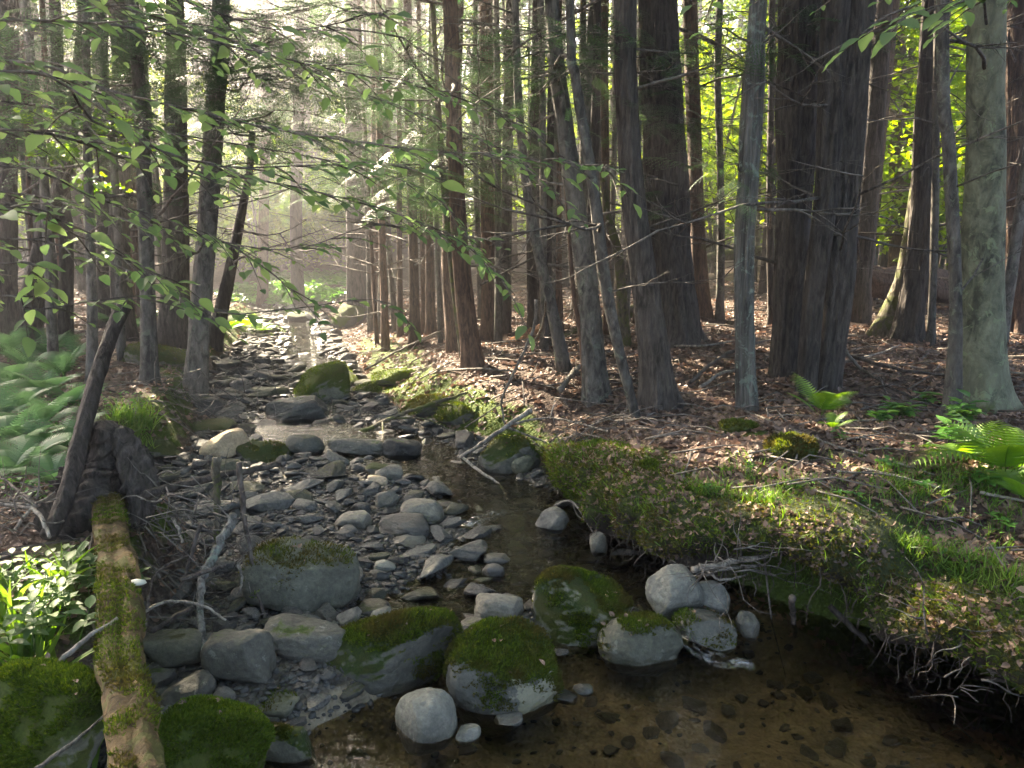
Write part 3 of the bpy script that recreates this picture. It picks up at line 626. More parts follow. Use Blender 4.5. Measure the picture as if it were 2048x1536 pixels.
# ---------------------------------------------------------------- overhanging mossy lip of the right bank
def edge_frame(y0, y1, n):
    y = np.linspace(y0, y1, n); p = np.column_stack([xR(y), y]); k = np.ones(9)/9
    for c in (0, 1): p[:, c] = np.convolve(np.pad(p[:, c], 4, 'edge'), k, 'valid')
    t = nrm(np.gradient(p, axis=0)); nn = np.column_stack([-t[:, 1], t[:, 0]]); return p, nn
def bank_lip():
    n, m = 300, 56
    p, nn = edge_frame(1.9, 5.4, n); th = np.linspace(-1.9, 1.75, m); s = np.linspace(0, 1, n)
    y = p[:, 1]; amp = np.interp(y, [1.9, 3.0, 3.45, 3.8, 4.2, 4.8, 5.4], [.07, .15, .20, .15, .16, .10, 0]); amp = amp*(1+.6*fbm(s*14, 0*s, 0, 3, 51))
    hh = np.interp(y, [1.9, 3.3, 4.0, 4.6, 5.4], [.09, .11, .15, .15, .08])*(1+.25*fbm(s*9, 0*s+4, 0, 2, 52))
    ud = under(p[:, 1])*1.0; top = T(p[:, 0]-nn[:, 0]*(.36+ud), p[:, 1]-nn[:, 1]*(.36+ud)); cz = top-hh*.95-.035
    o_ = np.ones(n); z0 = 0*o_
    ctl = np.stack([np.stack(c, -1) for c in ((-.16-ud, -.75*hh), (-.05-ud*.8, -.9*hh), (amp*.55, -.95*hh), (amp*.95, -.55*hh), (amp, -.05*hh), (amp*.9, .4*hh), (amp*.6, .75*hh), (amp*.2, .93*hh), (-.10*o_, .97*hh), (-.25-ud*.6, .97*hh), (-.42-ud, .9*hh), (-.52-ud, .9*hh-.09))], 1)
    m = 56; cs = np.stack([spline(ctl[i], m) for i in range(n)]); out = cs[..., 0]; zz_ = cs[..., 1]
    V = np.stack([p[:, 0, None]+nn[:, 0, None]*out, p[:, 1, None]+nn[:, 1, None]*out, cz[:, None]+zz_], -1)
    nz = fbm(V[..., 0]*5, V[..., 1]*5, V[..., 2]*5, 4, 53)*.045+fbm(V[..., 0]*18, V[..., 1]*18, V[..., 2]*18, 2, 54)*.012
    fo = np.clip((out+.05)/.15, 0, 1); V[..., :2] += nn[:, None]*(nz*fo)[..., None]; V[..., 2] += nz*.3
    i, j = np.meshgrid(np.arange(n-1), np.arange(m-1), indexing='ij'); k = (i*m+j).ravel()
    mb = MB(); mb.add(V.reshape(-1, 3), np.stack([k, k+m, k+m+1, k+1], -1)); o = mb.build('bank', M['bank']); tag(o, kind='structure')
    return V, nn
def m_bank():
    m, nt, bs, out = mat('overhanging_bank'); L = nt.links.new
    v = N(nt, 'NewGeometry').outputs['Position']
    soil = mix(nt, noise(nt, v, 30, 5, .7), (.012, .009, .006), (.06, .045, .03))
    ms = mix(nt, noise(nt, v, 60, 4, .75), (.025, .04, .008), (.085, .105, .02))
    f = ramp(nt, mth(nt, 'ADD', mth(nt, 'MULTIPLY', upness(nt), .6), noise(nt, v, 6, 5, .75)), [(.30, (0, 0, 0)), (.55, (1, 1, 1))])
    L(mix(nt, f, soil, ms), bs.inputs['Base Color']); bs.inputs['Roughness'].default_value = .95
    bump(nt, mth(nt, 'ADD', noise(nt, v, 40, 4, .8), noise(nt, v, 160, 2)), 1, .03, bs); return m
M['bank'] = m_bank()
LIPV, LIPN = bank_lip()

# ---------------------------------------------------------------- ground covers (uncountable)
def tuft_field(name, label, mt, P, nrmv, size, kind='moss', spread=.5):
    n = len(P); mb = MB(); stamp(mb, TUFT_V, TUFT_Q, P, basis(n, nrmv, spread), size)
    return tag(mb.build(name, mt), label, kind, kind='stuff')
def pick(region, n):                             # random ground points seen inside an elliptical patch (cx, cy, rx, ry)
    cx, cy_, rx, ry = region; a = RNG.uniform(0, 6.283, n); r = np.sqrt(RNG.random(n)); out = []
    for k in range(n): out.append(at(cx+rx*r[k]*math.cos(a[k]), cy_+ry*r[k]*math.sin(a[k])))
    return np.array(out)
# moss on the lip
w = np.clip((LIPV[..., 2]-.16)*6, 0.02, 1); w = w*(fbm(LIPV[..., 0]*3, LIPV[..., 1]*3, 0, 3, 61) > -1.2); w = (w/w.sum()).ravel()
NL = 42000; k = RNG.choice(w.size, NL, p=w); P = LIPV.reshape(-1, 3)[k]+RNG.normal(0, .011, (NL, 3)); nl = np.column_stack([np.repeat(LIPN, LIPV.shape[1], 0)[k]*.6, np.full(NL, .5)])
bm1 = MB(); stamp(bm1, TUFT_V, TUFT_Q, P, basis(NL, nl, .5), RNG.uniform(.006, .02, NL))
# moss on ground where the mask is high
n = 90000; x = RNG.uniform(-3.5, 3.6, n); y = RNG.uniform(1.9, 9, n); mk = mossmask(x, y)*(x > xR(y))+mossmask(x, y)*.8*(x < xL(y)); ok = RNG.random(n) < (mk-.3)*1.4
P = np.column_stack([x, y, T(x, y)])[ok]; stamp(bm1, TUFT_V, TUFT_Q, P, basis(len(P), None, .5), RNG.uniform(.008, .02, len(P)))
tag(bm1.build('moss', M['moss']), 'olive green moss over the edges and hummocks of both banks', 'moss', kind='stuff')
# bright mound of moss at the bank corner (a hummock of its own)
def hummock(cx, base, w, h, label, n, mm='moss_bright', seed=0, depth=.8, sink=1.3):
    g = at(cx, base); wm = w*g[1]/F; hm = h*g[1]/F; dm = wm*depth
    me = rock_mesh((wm, dm, hm*sink*1.2), seed, 24, 2.1, 2, .16, name='moss_mound', material=M['moss_core'])
    o = bpy.data.objects.new('moss_mound', me); COL.objects.link(o); o.location = (g[0], g[1]+dm*.3, g[2]+hm*.32); tag(o, label, 'moss mound')
    moss_fuzz(o, me, n, M[mm], .016, -.1, seed); return o
m_, nt_, bs_, o_ = mat('moss_body'); v_ = N(nt_, 'NewGeometry').outputs['Position']
nt_.links.new(mix(nt_, noise(nt_, v_, 50, 4, .8), (.03, .05, .01), (.09, .12, .02)), bs_.inputs['Base Color']); bump(nt_, noise(nt_, v_, 90, 3, .8), 1, .02, bs_); bs_.inputs['Roughness'].default_value = 1; M['moss_core'] = m_
hummock(1195, 985, 165, 85, 'bright green moss mound at the bank corner above the stream', 9000, seed=301)
hummock(1480, 865, 70, 18, 'small green moss cushion on the leaf litter near the snag', 900, 'moss', 302)
hummock(1590, 915, 110, 34, 'yellow-lit moss cushion in the middle of the litter slope', 1800, 'moss', 303)
hummock(1300, 1000, 120, 60, 'darker green moss mound next to the bright one on the bank edge', 4000, 'moss', 304)

# leaf litter: curled dead leaves
def leaf_template(kind=0):
    if kind == 0:   # oval, folded on the midrib
        t = np.array([0, .28, .62, 1.0]); w = np.array([.0, .30, .27, 0]); V = []
        for a, b in zip(t, w): V += [(-b, a, .10*b*3+.05*math.sin(a*3)), (0, a, .04*math.sin(a*3)), (b, a, .10*b*3+.05*math.sin(a*3))]
        V = np.array(V); Q = [[0+3*i, 1+3*i, 4+3*i, 3+3*i] for i in range(3)]+[[1+3*i, 2+3*i, 5+3*i, 4+3*i] for i in range(3)]
    else:           # lobed and curled
        an = np.linspace(0, 2*np.pi, 12, endpoint=False); r = .5+.22*np.cos(an*5+.4)*(1 if kind == 1 else .6)
        V = np.concatenate([[[0, 0, 0]], np.stack([r*np.cos(an), r*np.sin(an)+.05, .16*np.sin(an*2+kind)+.22*r**2], -1)]); Q = [[0, 1+i, 1+(i+1) % 12, 1+(i+2) % 12] for i in range(0, 12, 2)]
    return V, np.array(Q)
LT = [leaf_template(k) for k in range(3)]
lit = MB(); n = 84000; yy = 2.0+16*RNG.random(n)**1.5; xx = RNG.uniform(-1, 1, n)*(2.0+yy*.85)+.0
px, py, _ = proj(np.column_stack([xx, yy, T(xx, yy)])); sR, sL = xx-xR(yy), xL(yy)-xx
ok = (px > -500) & (px < 2700) & ((sR > -.02) | (sL > .05)); dens = np.where(sR > 0, 1-.5*mossmask(xx, yy), .45); ok &= RNG.random(n) < dens
xx, yy = xx[ok], yy[ok]; zz = T(xx, yy); kk = RNG.integers(0, 3, len(xx))
for q in range(3):
    s = kk == q; m_n = s.sum(); stamp(lit, LT[q][0], LT[q][1], np.column_stack([xx[s], yy[s], zz[s]+RNG.uniform(0, .012, m_n)]), basis(m_n, None, .38), RNG.uniform(.028, .062, m_n)*(1+.03*yy[s]))
# a few leaves caught on the lip and the stones
k = RNG.choice(w.size, 3600, p=w); 
for q in range(3): kq = k[q::3]; stamp(lit, *LT[q], LIPV.reshape(-1, 3)[kq]+[0, 0, .008], basis(len(kq), None, .5), RNG.uniform(.018, .042, len(kq)))
ca = np.array(CAUGHT); stamp(lit, *LT[0], ca, basis(len(ca), None, .4), RNG.uniform(.012, .035, len(ca)))
tag(lit.build('leaf_litter', M['litter'], smooth=False), 'brown dead leaves covering the forest floor', 'leaf litter', kind='stuff')
# fine fallen twigs
tw = MB(); n = 1900; yy = 2.6+17*RNG.random(n)**1.3; xx = RNG.uniform(-1, 1, n)*(1.2+yy*.72); ok = (xx > xR(yy)+.05) | (xx < xL(yy)-.05); xx, yy = xx[ok], yy[ok]
for x, y in zip(xx, yy):
    L_ = RNG.uniform(.12, .5)*(1+.06*y); a = RNG.normal(0, 1.0); dx, dy = math.cos(a)*L_, math.sin(a)*L_; q = np.array([[x, y], [x+dx*.5+RNG.normal(0, .03), y+dy*.5], [x+dx, y+dy]])
    z = T(q[:, 0], q[:, 1])+RNG.uniform(.005, .05)+np.array([0, RNG.uniform(0, .05), 0]); tube(tw, np.column_stack([q, z]), [.005*(1+.08*y), .002], 4, c=RNG.random())
tag(tw.build('twig_litter', M['twig']), 'thin fallen twigs strewn over the leaf litter', 'twigs', kind='stuff')

# grass blades
def blade(n_=5):
    t = np.linspace(0, 1, n_); w = .03*(1-t**1.6)+.001; V = []
    for a, b in zip(t, w): V += [(-b, a*a*.45, a*(1-.25*a)), (b, a*a*.45, a*(1-.25*a))]
    return np.array(V), np.array([[2*i, 2*i+1, 2*i+3, 2*i+2] for i in range(n_-1)])
BV, BQ = blade()
gr = MB()
def grass(region, n, h, tilt=.35, clump=True):
    c = pick(region, max(1, n//9)); P = np.repeat(c, 9, 0); P[:, :2] += RNG.normal(0, .02, (len(P), 2)); P[:, 2] = np.maximum(T(P[:, 0], P[:, 1]), P[:, 2]-.02)
    stamp(gr, BV, BQ, P, basis(len(P), None, tilt), np.column_stack([np.full(len(P), h*.9)*RNG.uniform(.7, 1.2, len(P)), np.full(len(P), h), h*RNG.uniform(.5, 1.2, len(P))]))
for reg, n, h in (((1550, 1080, 200, 40), 500, .08), ((1750, 1180, 180, 60), 500, .09), ((1480, 1000, 130, 60), 500, .10), ((1350, 1040, 80, 50), 380, .08), ((1620, 1100, 250, 90), 650, .07), ((1880, 1050, 170, 110), 700, .10), ((1950, 1200, 120, 90), 500, .11), ((1700, 960, 350, 60), 400, .08), ((1880, 960, 160, 50), 450, .10),
                  ((265, 850, 40, 20), 220, .22), ((250, 900, 60, 20), 90, .16), ((560, 670, 60, 10), 160, .1)): grass(reg, n, h)
k = RNG.choice(w.size, 1300, p=w); stamp(gr, BV, BQ, LIPV.reshape(-1, 3)[k], basis(1300, np.column_stack([np.repeat(LIPN, LIPV.shape[1], 0)[k]*.5, np.full(1300, .8)]), .4), RNG.uniform(.04, .10, 1300))
for c0, nb, h in ((atd(60, 1330, 2.35), 46, .30), (atd(150, 1340, 2.3), 40, .26), (atd(20, 1290, 2.5), 30, .3), (atd(130, 1250, 2.7), 26, .25)):   # broad sedge at the lower left
    P = np.repeat(c0[None], nb, 0)+RNG.normal(0, .035, (nb, 3)); P[:, 2] = T(P[:, 0], P[:, 1])+.05
    stamp(gr, BV, BQ, P, basis(nb, None, .4), np.column_stack([np.full(nb, h*1.3), np.full(nb, h), h*RNG.uniform(.6, 1.2, nb)]))
tag(gr.build('grass', M['grass']), 'thin green grass blades growing along the banks', 'grass', kind='stuff')

# ---------------------------------------------------------------- ferns
def frond_mesh(L_=.5, arch=.5, pairs=18, mt='fern', wid=.30, seed=0, nleaf=7):
    rg = np.random.default_rng(seed); mb = MB(); t = np.linspace(0, 1, 14); el = R(68)-arch*t*1.9
    st = np.cumsum(np.stack([0*t, np.cos(el), np.sin(el)], -1)*L_/14, 0); tube(mb, st, [.004, .001], 4, c=.2)
    for k in range(pairs):
        u = .16+.84*k/pairs; pos = np.array([np.interp(u, t, st[:, c]) for c in range(3)]); e = np.interp(u, t, el); fw = np.array([0, math.cos(e), math.sin(e)]); upv = np.array([0, -math.sin(e), math.cos(e)])
        ln = L_*wid*math.sin(math.pi*min(1, (.12+u*.9)))**.8*rg.uniform(.9, 1.08)+.005
        for sd_ in (-1, 1):
            d = nrm(np.array([sd_, 0, 0])*1.0+fw*.38-upv*.12); m = 5; q = np.linspace(0, 1, m+1); wd = ln*.07*(1-q**1.4)+.001
            c_ = pos+d*ln*q[:, None]+fw*ln*.12*(q**2)[:, None]-upv*ln*.10*(q**2)[:, None]; V_ = np.empty(((m+1)*2, 3)); V_[0::2] = c_-fw*wd[:, None]; V_[1::2] = c_+fw*wd[:, None]*(1+.25*(np.arange(m+1) % 2))[:, None]
            mb.add(V_, [[2*i, 2*i+1, 2*i+3, 2*i+2] for i in range(m)], c=rg.random()*.3+.7*u)
    return mb.mesh('frond', M[mt])
FM = {(mt, k): frond_mesh(1.0, .45+.2*k, 17 if k else 16, mt, .27+.03*k, k, 6) for mt in ('fern', 'fern_pale') for k in range(3)}
def fern(p, size, n, label, mt='fern', group=None, az0=0, spread=6.28, name='fern'):
    e = empty(name, tuple(p), label, 'fern', group)
    for k in range(n):
        f = bpy.data.objects.new('frond', FM[(mt, random.randrange(3))]); COL.objects.link(f); f.parent = e
        f.rotation_euler = (random.gauss(0, .15), random.gauss(0, .12), az0+spread*(k+random.uniform(-.3, .3))/n); s = size*random.uniform(.7, 1.1); f.scale = (s, s, s)
    return e
fern(at(2010, 965), .52, 11, 'tall bright green fern at the right edge below the pale lichened trunk')
fern(at(1925, 930), .30, 6, 'low fern fanning out in front of the tall bright fern')
fern(at(1640, 838), .42, 6, 'spreading green fern on the litter in front of the cedar cluster', az0=.4)
fern(at(1665, 862), .17, 5, 'tiny light green fern beside the dead branch on the litter')
fern(at(2044, 1010), .3, 6, 'fern half cut by the right edge of the view')
fern(at(490, 662), .5, 9, 'far sunlit fern clump at the stream bend', 'fern'); fern(at(525, 668), .4, 8, 'smaller sunlit fern right of the bend clump', 'fern'); fern(at(455, 668), .45, 8, 'sunlit fern next to the leaning bend tree', 'fern')
for k, (px, py, s) in enumerate([(60, 745, .55), (130, 760, .5), (20, 780, .55), (100, 800, .5), (40, 830, .5), (150, 815, .4), (90, 860, .5), (20, 890, .5), (120, 905, .42), (60, 940, .45), (155, 880, .35), (20, 960, .42), (110, 975, .34), (30, 715, .6), (95, 715, .55), (150, 725, .45), (220, 655, .5), (265, 665, .45), (5, 850, .5), (70, 900, .45)]):
    fern(at(px, py), s*.78, 8, 'pale green fern in the shaded patch on the left bank', 'fern_pale', 'ferns of the left bank patch')

# ---------------------------------------------------------------- herbs and seedlings
LV, LQ = LT[0]
def leaf_big():
    t = np.linspace(0, 1, 7); w = .27*np.sin(np.pi*np.clip(t, 0, 1)**.85)**.8*(1-t*.25); w[0] = w[-1] = .004; V = []
    for a, b in zip(t, w): z = -.13*a*a+.02*math.sin(a*20); V += [(-b, a, z+b*.35), (0, a, z), (b, a, z+b*.35)]
    return np.array(V), np.array([[3*i, 1+3*i, 4+3*i, 3+3*i] for i in range(6)]+[[1+3*i, 2+3*i, 5+3*i, 4+3*i] for i in range(6)])
BLV, BLQ = leaf_big()
BLQ = np.array([[3*i, 1+3*i, 4+3*i, 3+3*i] for i in range(6)]+[[1+3*i, 2+3*i, 5+3*i, 4+3*i] for i in range(6)])
def herb(p, h, nl, ls, label, group=None, stems=1, mt='herb', rad=.02):
    e = empty('seedling', tuple(p), label, 'plant', group); st = MB(); lf = MB()
    for s in range(stems):
        b = np.array([random.gauss(0, rad), random.gauss(0, rad), 0]); tp = b+np.array([random.gauss(0, .18)*h, random.gauss(0, .18)*h, h*random.uniform(.7, 1.1)])
        tube(st, [b, (b+tp)/2+[0, 0, .1*h], tp], [.0025, .0012], 4)
        P, B = [], []
        for k in range(nl):
            u = .45+.55*(k//2*2)/max(1, nl-1) if nl > 4 else 1; a = k*2.4+random.uniform(-.3, .3); q = b+(tp-b)*min(1, u)
            y = nrm(np.array([math.cos(a), math.sin(a), random.uniform(-.1, .5)])); x = nrm(np.cross(y, [0, 0, 1.0])); P.append(q); B.append([x, y, np.cross(x, y)])
        stamp(lf, BLV, BLQ, np.array(P), np.array(B), np.full(nl, ls)*RNG.uniform(.7, 1.1, nl))
    st.build('stem', M['grass'], e); lf.build('leaves', M[mt], e); return e
for (px, py, h, nl, ls, stems, lab) in [
    (1520, 1085, .09, 6, .045, 16, 'dense clump of bright green seedlings on the bank edge above the hollow'), (1800, 845, .13, 7, .11, 7, 'broad-leaved maple seedlings beside the thin mottled trunk'),
    (1850, 820, .16, 6, .10, 4, 'leafy seedlings behind the thin mottled trunk'), (1760, 850, .10, 6, .09, 4, 'yellow-green seedling reaching over a fallen branch'), (1930, 860, .2, 7, .12, 5, 'dark green leafy plants at the foot of the pale lichened trunk'),
    (1900, 900, .16, 7, .11, 4, 'leafy seedlings left of the tall bright fern'), (1770, 975, .12, 4, .05, 1, 'single yellow-green sprout standing on the litter'), (1690, 890, .08, 5, .05, 2, 'small herb below the tiny fern'),
    (1960, 980, .1, 6, .07, 4, 'low leafy herbs under the tall bright fern'), (1600, 985, .06, 5, .035, 3, 'small fresh sprouts on the litter slope'), (1500, 960, .08, 4, .035, 5, 'fine light green sprouts near the bank edge'),
    (1420, 1000, .07, 4, .035, 5, 'thin sprouts behind the grassy bank edge'), (1940, 1230, .08, 5, .06, 2, 'small two-leaved plant on the mossy lower bank'), (1930, 1340-110, .05, 4, .05, 1, 'sprout tucked in moss above the pool'),
    (1700, 1010, .06, 4, .04, 3, 'few-leaved sprouts amid scattered dead leaves'), (1850, 1000, .08, 4, .045, 4, 'light green sprouts in the grass on the right'), (2000, 1080, .09, 4, .05, 3, 'sprouts beside the right edge of the view'), (1240, 930, .05, 5, .03, 5, 'tiny sprouts on the bright moss mound')]:
    herb(at(px, py), h, nl, ls, lab, stems=stems)
for (px, py, d, h, ls, lab) in [(90, 1180, 2.5, .16, .07, 'broad-leaved plant with dull green leaves beside the log, lower left'), (20, 1150, 2.6, .15, .06, 'broad-leaved plant cut by the left edge of the view'), (150, 1130, 2.8, .17, .07, 'tall-stemmed leafy plant between the ferns and the log'), (60, 1250, 2.3, .12, .07, 'low three-part leaves above the sedge blades'), (190, 1160, 2.75, .13, .08, 'small leafy sprig touching the fallen log')]:
    herb(atd(px, py, d)-[0, 0, h*.6], h, 7, ls, lab, stems=7, mt='leaf', rad=.06)
n = 1500; P = []
gc = MB()
for reg, n, s in (((70, 900, 130, 110), 650, .035), ((80, 780, 130, 60), 350, .04), ((1700, 1080, 340, 110), 260, .02), ((1900, 930, 160, 40), 120, .03), ((230, 830, 80, 50), 160, .03), ((560, 590, 130, 22), 1500, .16), ((300, 640, 120, 14), 300, .07), ((640, 560, 120, 14), 900, .2)):
    p = pick(reg, n); p[:, 2] += RNG.uniform(.01, .06, n); stamp(gc, LV, LQ, p, basis(n, None, .35), RNG.uniform(.6, 1.3, n)*s)
tag(gc.build('ground_cover', M['herb']), 'small green leaves of low plants covering the banks', 'ground cover', kind='stuff')

# roots hanging from the underside of the overhang
rt = MB()
for _ in range(150):
    i = random.randrange(40, 290); c = LIPV[i, random.randrange(4, 26)]; nn_ = LIPN[i]; L_ = random.uniform(.05, .24); e_ = np.array([nn_[0]*random.gauss(0, .06), nn_[1]*random.gauss(0, .06), -L_])+RNG.normal(0, .03, 3)
    tube(rt, wiggle(c, c+e_, 5, .10, 8), [random.uniform(.0015, .005), .0008], 4, c=random.random())
tag(rt.build('roots', M['wood_dark']), 'thin roots hanging from the undercut bank over the pool', 'roots', kind='stuff')

# ---------------------------------------------------------------- trees
def trunk_path(pts, d, base, n, top=11.0):
    p = [base]; 
    for (px, py) in pts: p.append(atd(px, py, d))
    p = np.array(p); v = p[-1]-p[-2] if len(p) > 1 else np.array([0, 0, 1.0]); v = nrm(v+np.array([0, 0, .6]))
    if top and p[-1][2] < top: p = np.vstack([p, p[-1]+v*(top-p[-1][2])*.5, p[-1]+v*(top-p[-1][2])])
    return p
def smooth_path(p, n): 
    s = np.concatenate([[0], np.cumsum(np.linalg.norm(np.diff(p, axis=0), axis=1))]); q = spline(p, 200); ss = np.linspace(0, 1, 200)
    l = np.concatenate([[0], np.cumsum(np.linalg.norm(np.diff(q, axis=0), axis=1))]); t = np.linspace(0, l[-1], n); return np.column_stack([np.interp(t, l, q[:, c]) for c in range(3)]), t
def bark_fn(seed, amp, k1):
    def f(th, z):
        a = fbm(np.cos(th)*k1, np.sin(th)*k1, z*1.3+seed*7, 4, seed); b = np.abs(fbm(np.cos(th)*k1*3, np.sin(th)*k1*3, z*1.8+seed, 3, seed+5))
        return amp*(a*.8-b*.6)
    return f
def dead_branch(mb, p0, az, L_, up, r, depth=2, droop=.25):
    d = np.array([math.cos(az)*math.cos(up), math.sin(az)*math.cos(up), math.sin(up)]); k = 6; P = [p0]
    for i in range(k):
        d = nrm(d+RNG.normal(0, .085, 3)+[0, 0, -droop*.18 if i < 3 else .05]); P.append(P[-1]+d*L_/k)
    P = np.array(P); tube(mb, P, [r, r*.25], 5 if r > .008 else 4, c=RNG.random())
    if depth > 0:
        for _ in range(RNG.integers(2, 6)):
            i = RNG.integers(1, k+1); a = az+RNG.choice([-1, 1])*RNG.uniform(.4, 1.0); dead_branch(mb, P[i], a, L_*RNG.uniform(.25, .5), up+RNG.normal(0, .25), r*.5, depth-1, droop)
    return P
# drooping hemlock spray template: flat fan of short needle blades on side twigs
def spray_template(seed):
    rg = np.random.default_rng(seed); V, Q = [], []
    def q4(p, d, w, l):
        s = nrm(np.cross(d, [0, 0, 1.0]))*w; k = len(V); V.extend([p-s, p+s, p+d*l+s*.5, p+d*l-s*.5]); Q.append([k, k+1, k+2, k+3])
    for i in range(9):
        t = i/9; b = np.array([rg.normal(0, .015), t, -.25*t*t])
        for sd_ in (-1, 1):
            L_ = .42*(1-t)**.7+.06; d = nrm(np.array([sd_*.85, .55, -.1]))
            m = max(3, int(L_*16))
            for j in range(m):
                p = b+d*L_*j/m+[0, 0, -.15*(j/m)**2*L_]
                for s2 in (-1, 1): q4(p, nrm(np.array([d[0]*.5-s2*d[1]*.8, d[1]*.5+s2*d[0]*.8, rg.normal(0, .15)])), .011, .052)
    return np.array(V), np.array(Q)
SPR = [spray_template(k) for k in range(3)]
def add_sprays(mb, P, D, size):
    """P points, D horizontal directions (n,2)"""
    n = len(P); k = RNG.integers(0, 3, n)
    y = nrm(np.column_stack([D, RNG.uniform(-.55, .05, n)])); x = nrm(np.cross(y, np.array([0, 0, 1.0]))); z = np.cross(x, y)
    roll = RNG.normal(0, .3, n)[:, None]; x2 = x*np.cos(roll)+z*np.sin(roll); z2 = np.cross(x2, y); B = np.stack([x2, y, z2], 1)
    for q in range(3):
        s = k == q
        if s.any(): stamp(mb, SPR[q][0], SPR[q][1], P[s], B[s], np.broadcast_to(size, (n,))[s])
CLV = np.array([(-.5, 0, 0), (0, -.28, .06), (.5, 0, 0), (0, .28, .06)]); CLQ = np.array([[0, 1, 2, 3]])
GAPS = []                                        # openings in the canopy that let sunlight reach the floor
def gap(px, py, r, z=None):
    p = at(px, py); GAPS.append((p+np.array([0, 0, .1]), r))
def cull_gaps(P):
    ok = np.ones(len(P), bool); s = np.array(SUN)
    for g, r in GAPS:
        v = P-g; t = v@s; d = np.linalg.norm(v-t[:, None]*s, axis=1); ok &= ~((d < r*(1+.25*np.sin(P[:, 0]*9+P[:, 2]*7))) & (t > 0))
    return ok
def crown(parent, base, pos, z0, z1, rad, n, size, mt, name='crown', clump=26):
    """irregular crown: leaf clumps set along limbs, thinner towards the rim, with holes"""
    nc = max(6, n//clump); u = RNG.random(nc); zc = z0+(z1-z0)*u; rr = rad*np.sqrt(RNG.random(nc))*(1.05-.65*u)*(.55+.45*np.sin(np.clip(u*4, 0, 1.57))); a = RNG.uniform(0, 6.283, nc)
    C = np.column_stack([pos[0]+rr*np.cos(a), pos[1]+rr*np.sin(a), zc]); cs = RNG.uniform(.25, .6, nc)*rad*.28
    P = np.repeat(C, clump, 0)+RNG.normal(0, 1, (nc*clump, 3))*np.repeat(cs, clump)[:, None]*[1, 1, .4]
    P = P[cull_gaps(P)]; m = len(P)
    if not m: return None
    mb = MB(); stamp(mb, CLV, CLQ, P, basis(m, None, .55), RNG.uniform(.6, 1.3, m)*size)
    return mb.build(name, M[mt], parent, org=base)
for g in ((900, 722, .45), (860, 745, .3), (970, 742, .42), (1060, 745, .36), (1120, 740, .25), (820, 760, .35), (640, 775, .3), (690, 760, .2), (610, 800, .25), (520, 800, .35), (480, 810, .3), (450, 900, .16), (620, 890, .1), (760, 960, .14), (740, 945, .1), (690, 930, .12),
          (1240, 828, .16), (1180, 790, .2), (1110, 770, .2), (1490, 640, .35), (1560, 720, .25), (1390, 730, .2), (1220, 770, .2), (1800, 880, .25), (1850, 905, .28), (1600, 905, .25), (1240, 828, .2), (1700, 735, .25), (1450, 900, .2), (1650, 1000, .12), (1900, 1020, .14), (1500, 1040, .1), (1520, 1085, .12), (60, 1380, .2), (400, 1460, .12), (1700, 735, .2), (1780, 690, .2), (1780, 640, .25), (500, 655, .8), (470, 680, .5), (560, 640, .7), (640, 630, .6), (700, 625, .5), (310, 690, .15),
          (1985, 880, .25), (2010, 940, .25), (1870, 840, .15), (1690, 850, .12), (1800, 845, .14), (1410, 600, .3), (990, 690, .3), (1060, 700, .3), (1120, 640, .4), (1250, 620, .3), (1300, 560, .4), (760, 650, .35), (590, 600, .7), (480, 610, .5), (700, 600, .6), (620, 575, .39), (560, 570, .39), (1440, 610, .7), (1560, 640, .5), (800, 610, .9), (940, 640, .7)): gap(*g)
for g in ((225, 252, 8, .4), (110, 305, 7, .35), (200, 372, 8, .3), (240, 300, 8, .3), (2030, 300, 7.5, .5), (1400, 520, 11, .5), (1800, 250, 14, .6), (1560, 660, 8.3, .25), (900, 620, 9, .3), (1345, 600, 10, .12)): GAPS.append((atd(*g[:3]), g[3]))
for _ in range(75): GAPS.append((atd(random.uniform(820, 2040), random.uniform(250, 640), random.uniform(7, 13)), random.uniform(.1, .22)))
for _ in range(16): GAPS.append((at(random.uniform(1150, 2030), random.uniform(650, 1010)), random.uniform(.1, .2)))
for _ in range(12): GAPS.append((atd(random.uniform(100, 900), random.uniform(100, 600), random.uniform(2.5, 9)), random.uniform(.1, .25)))

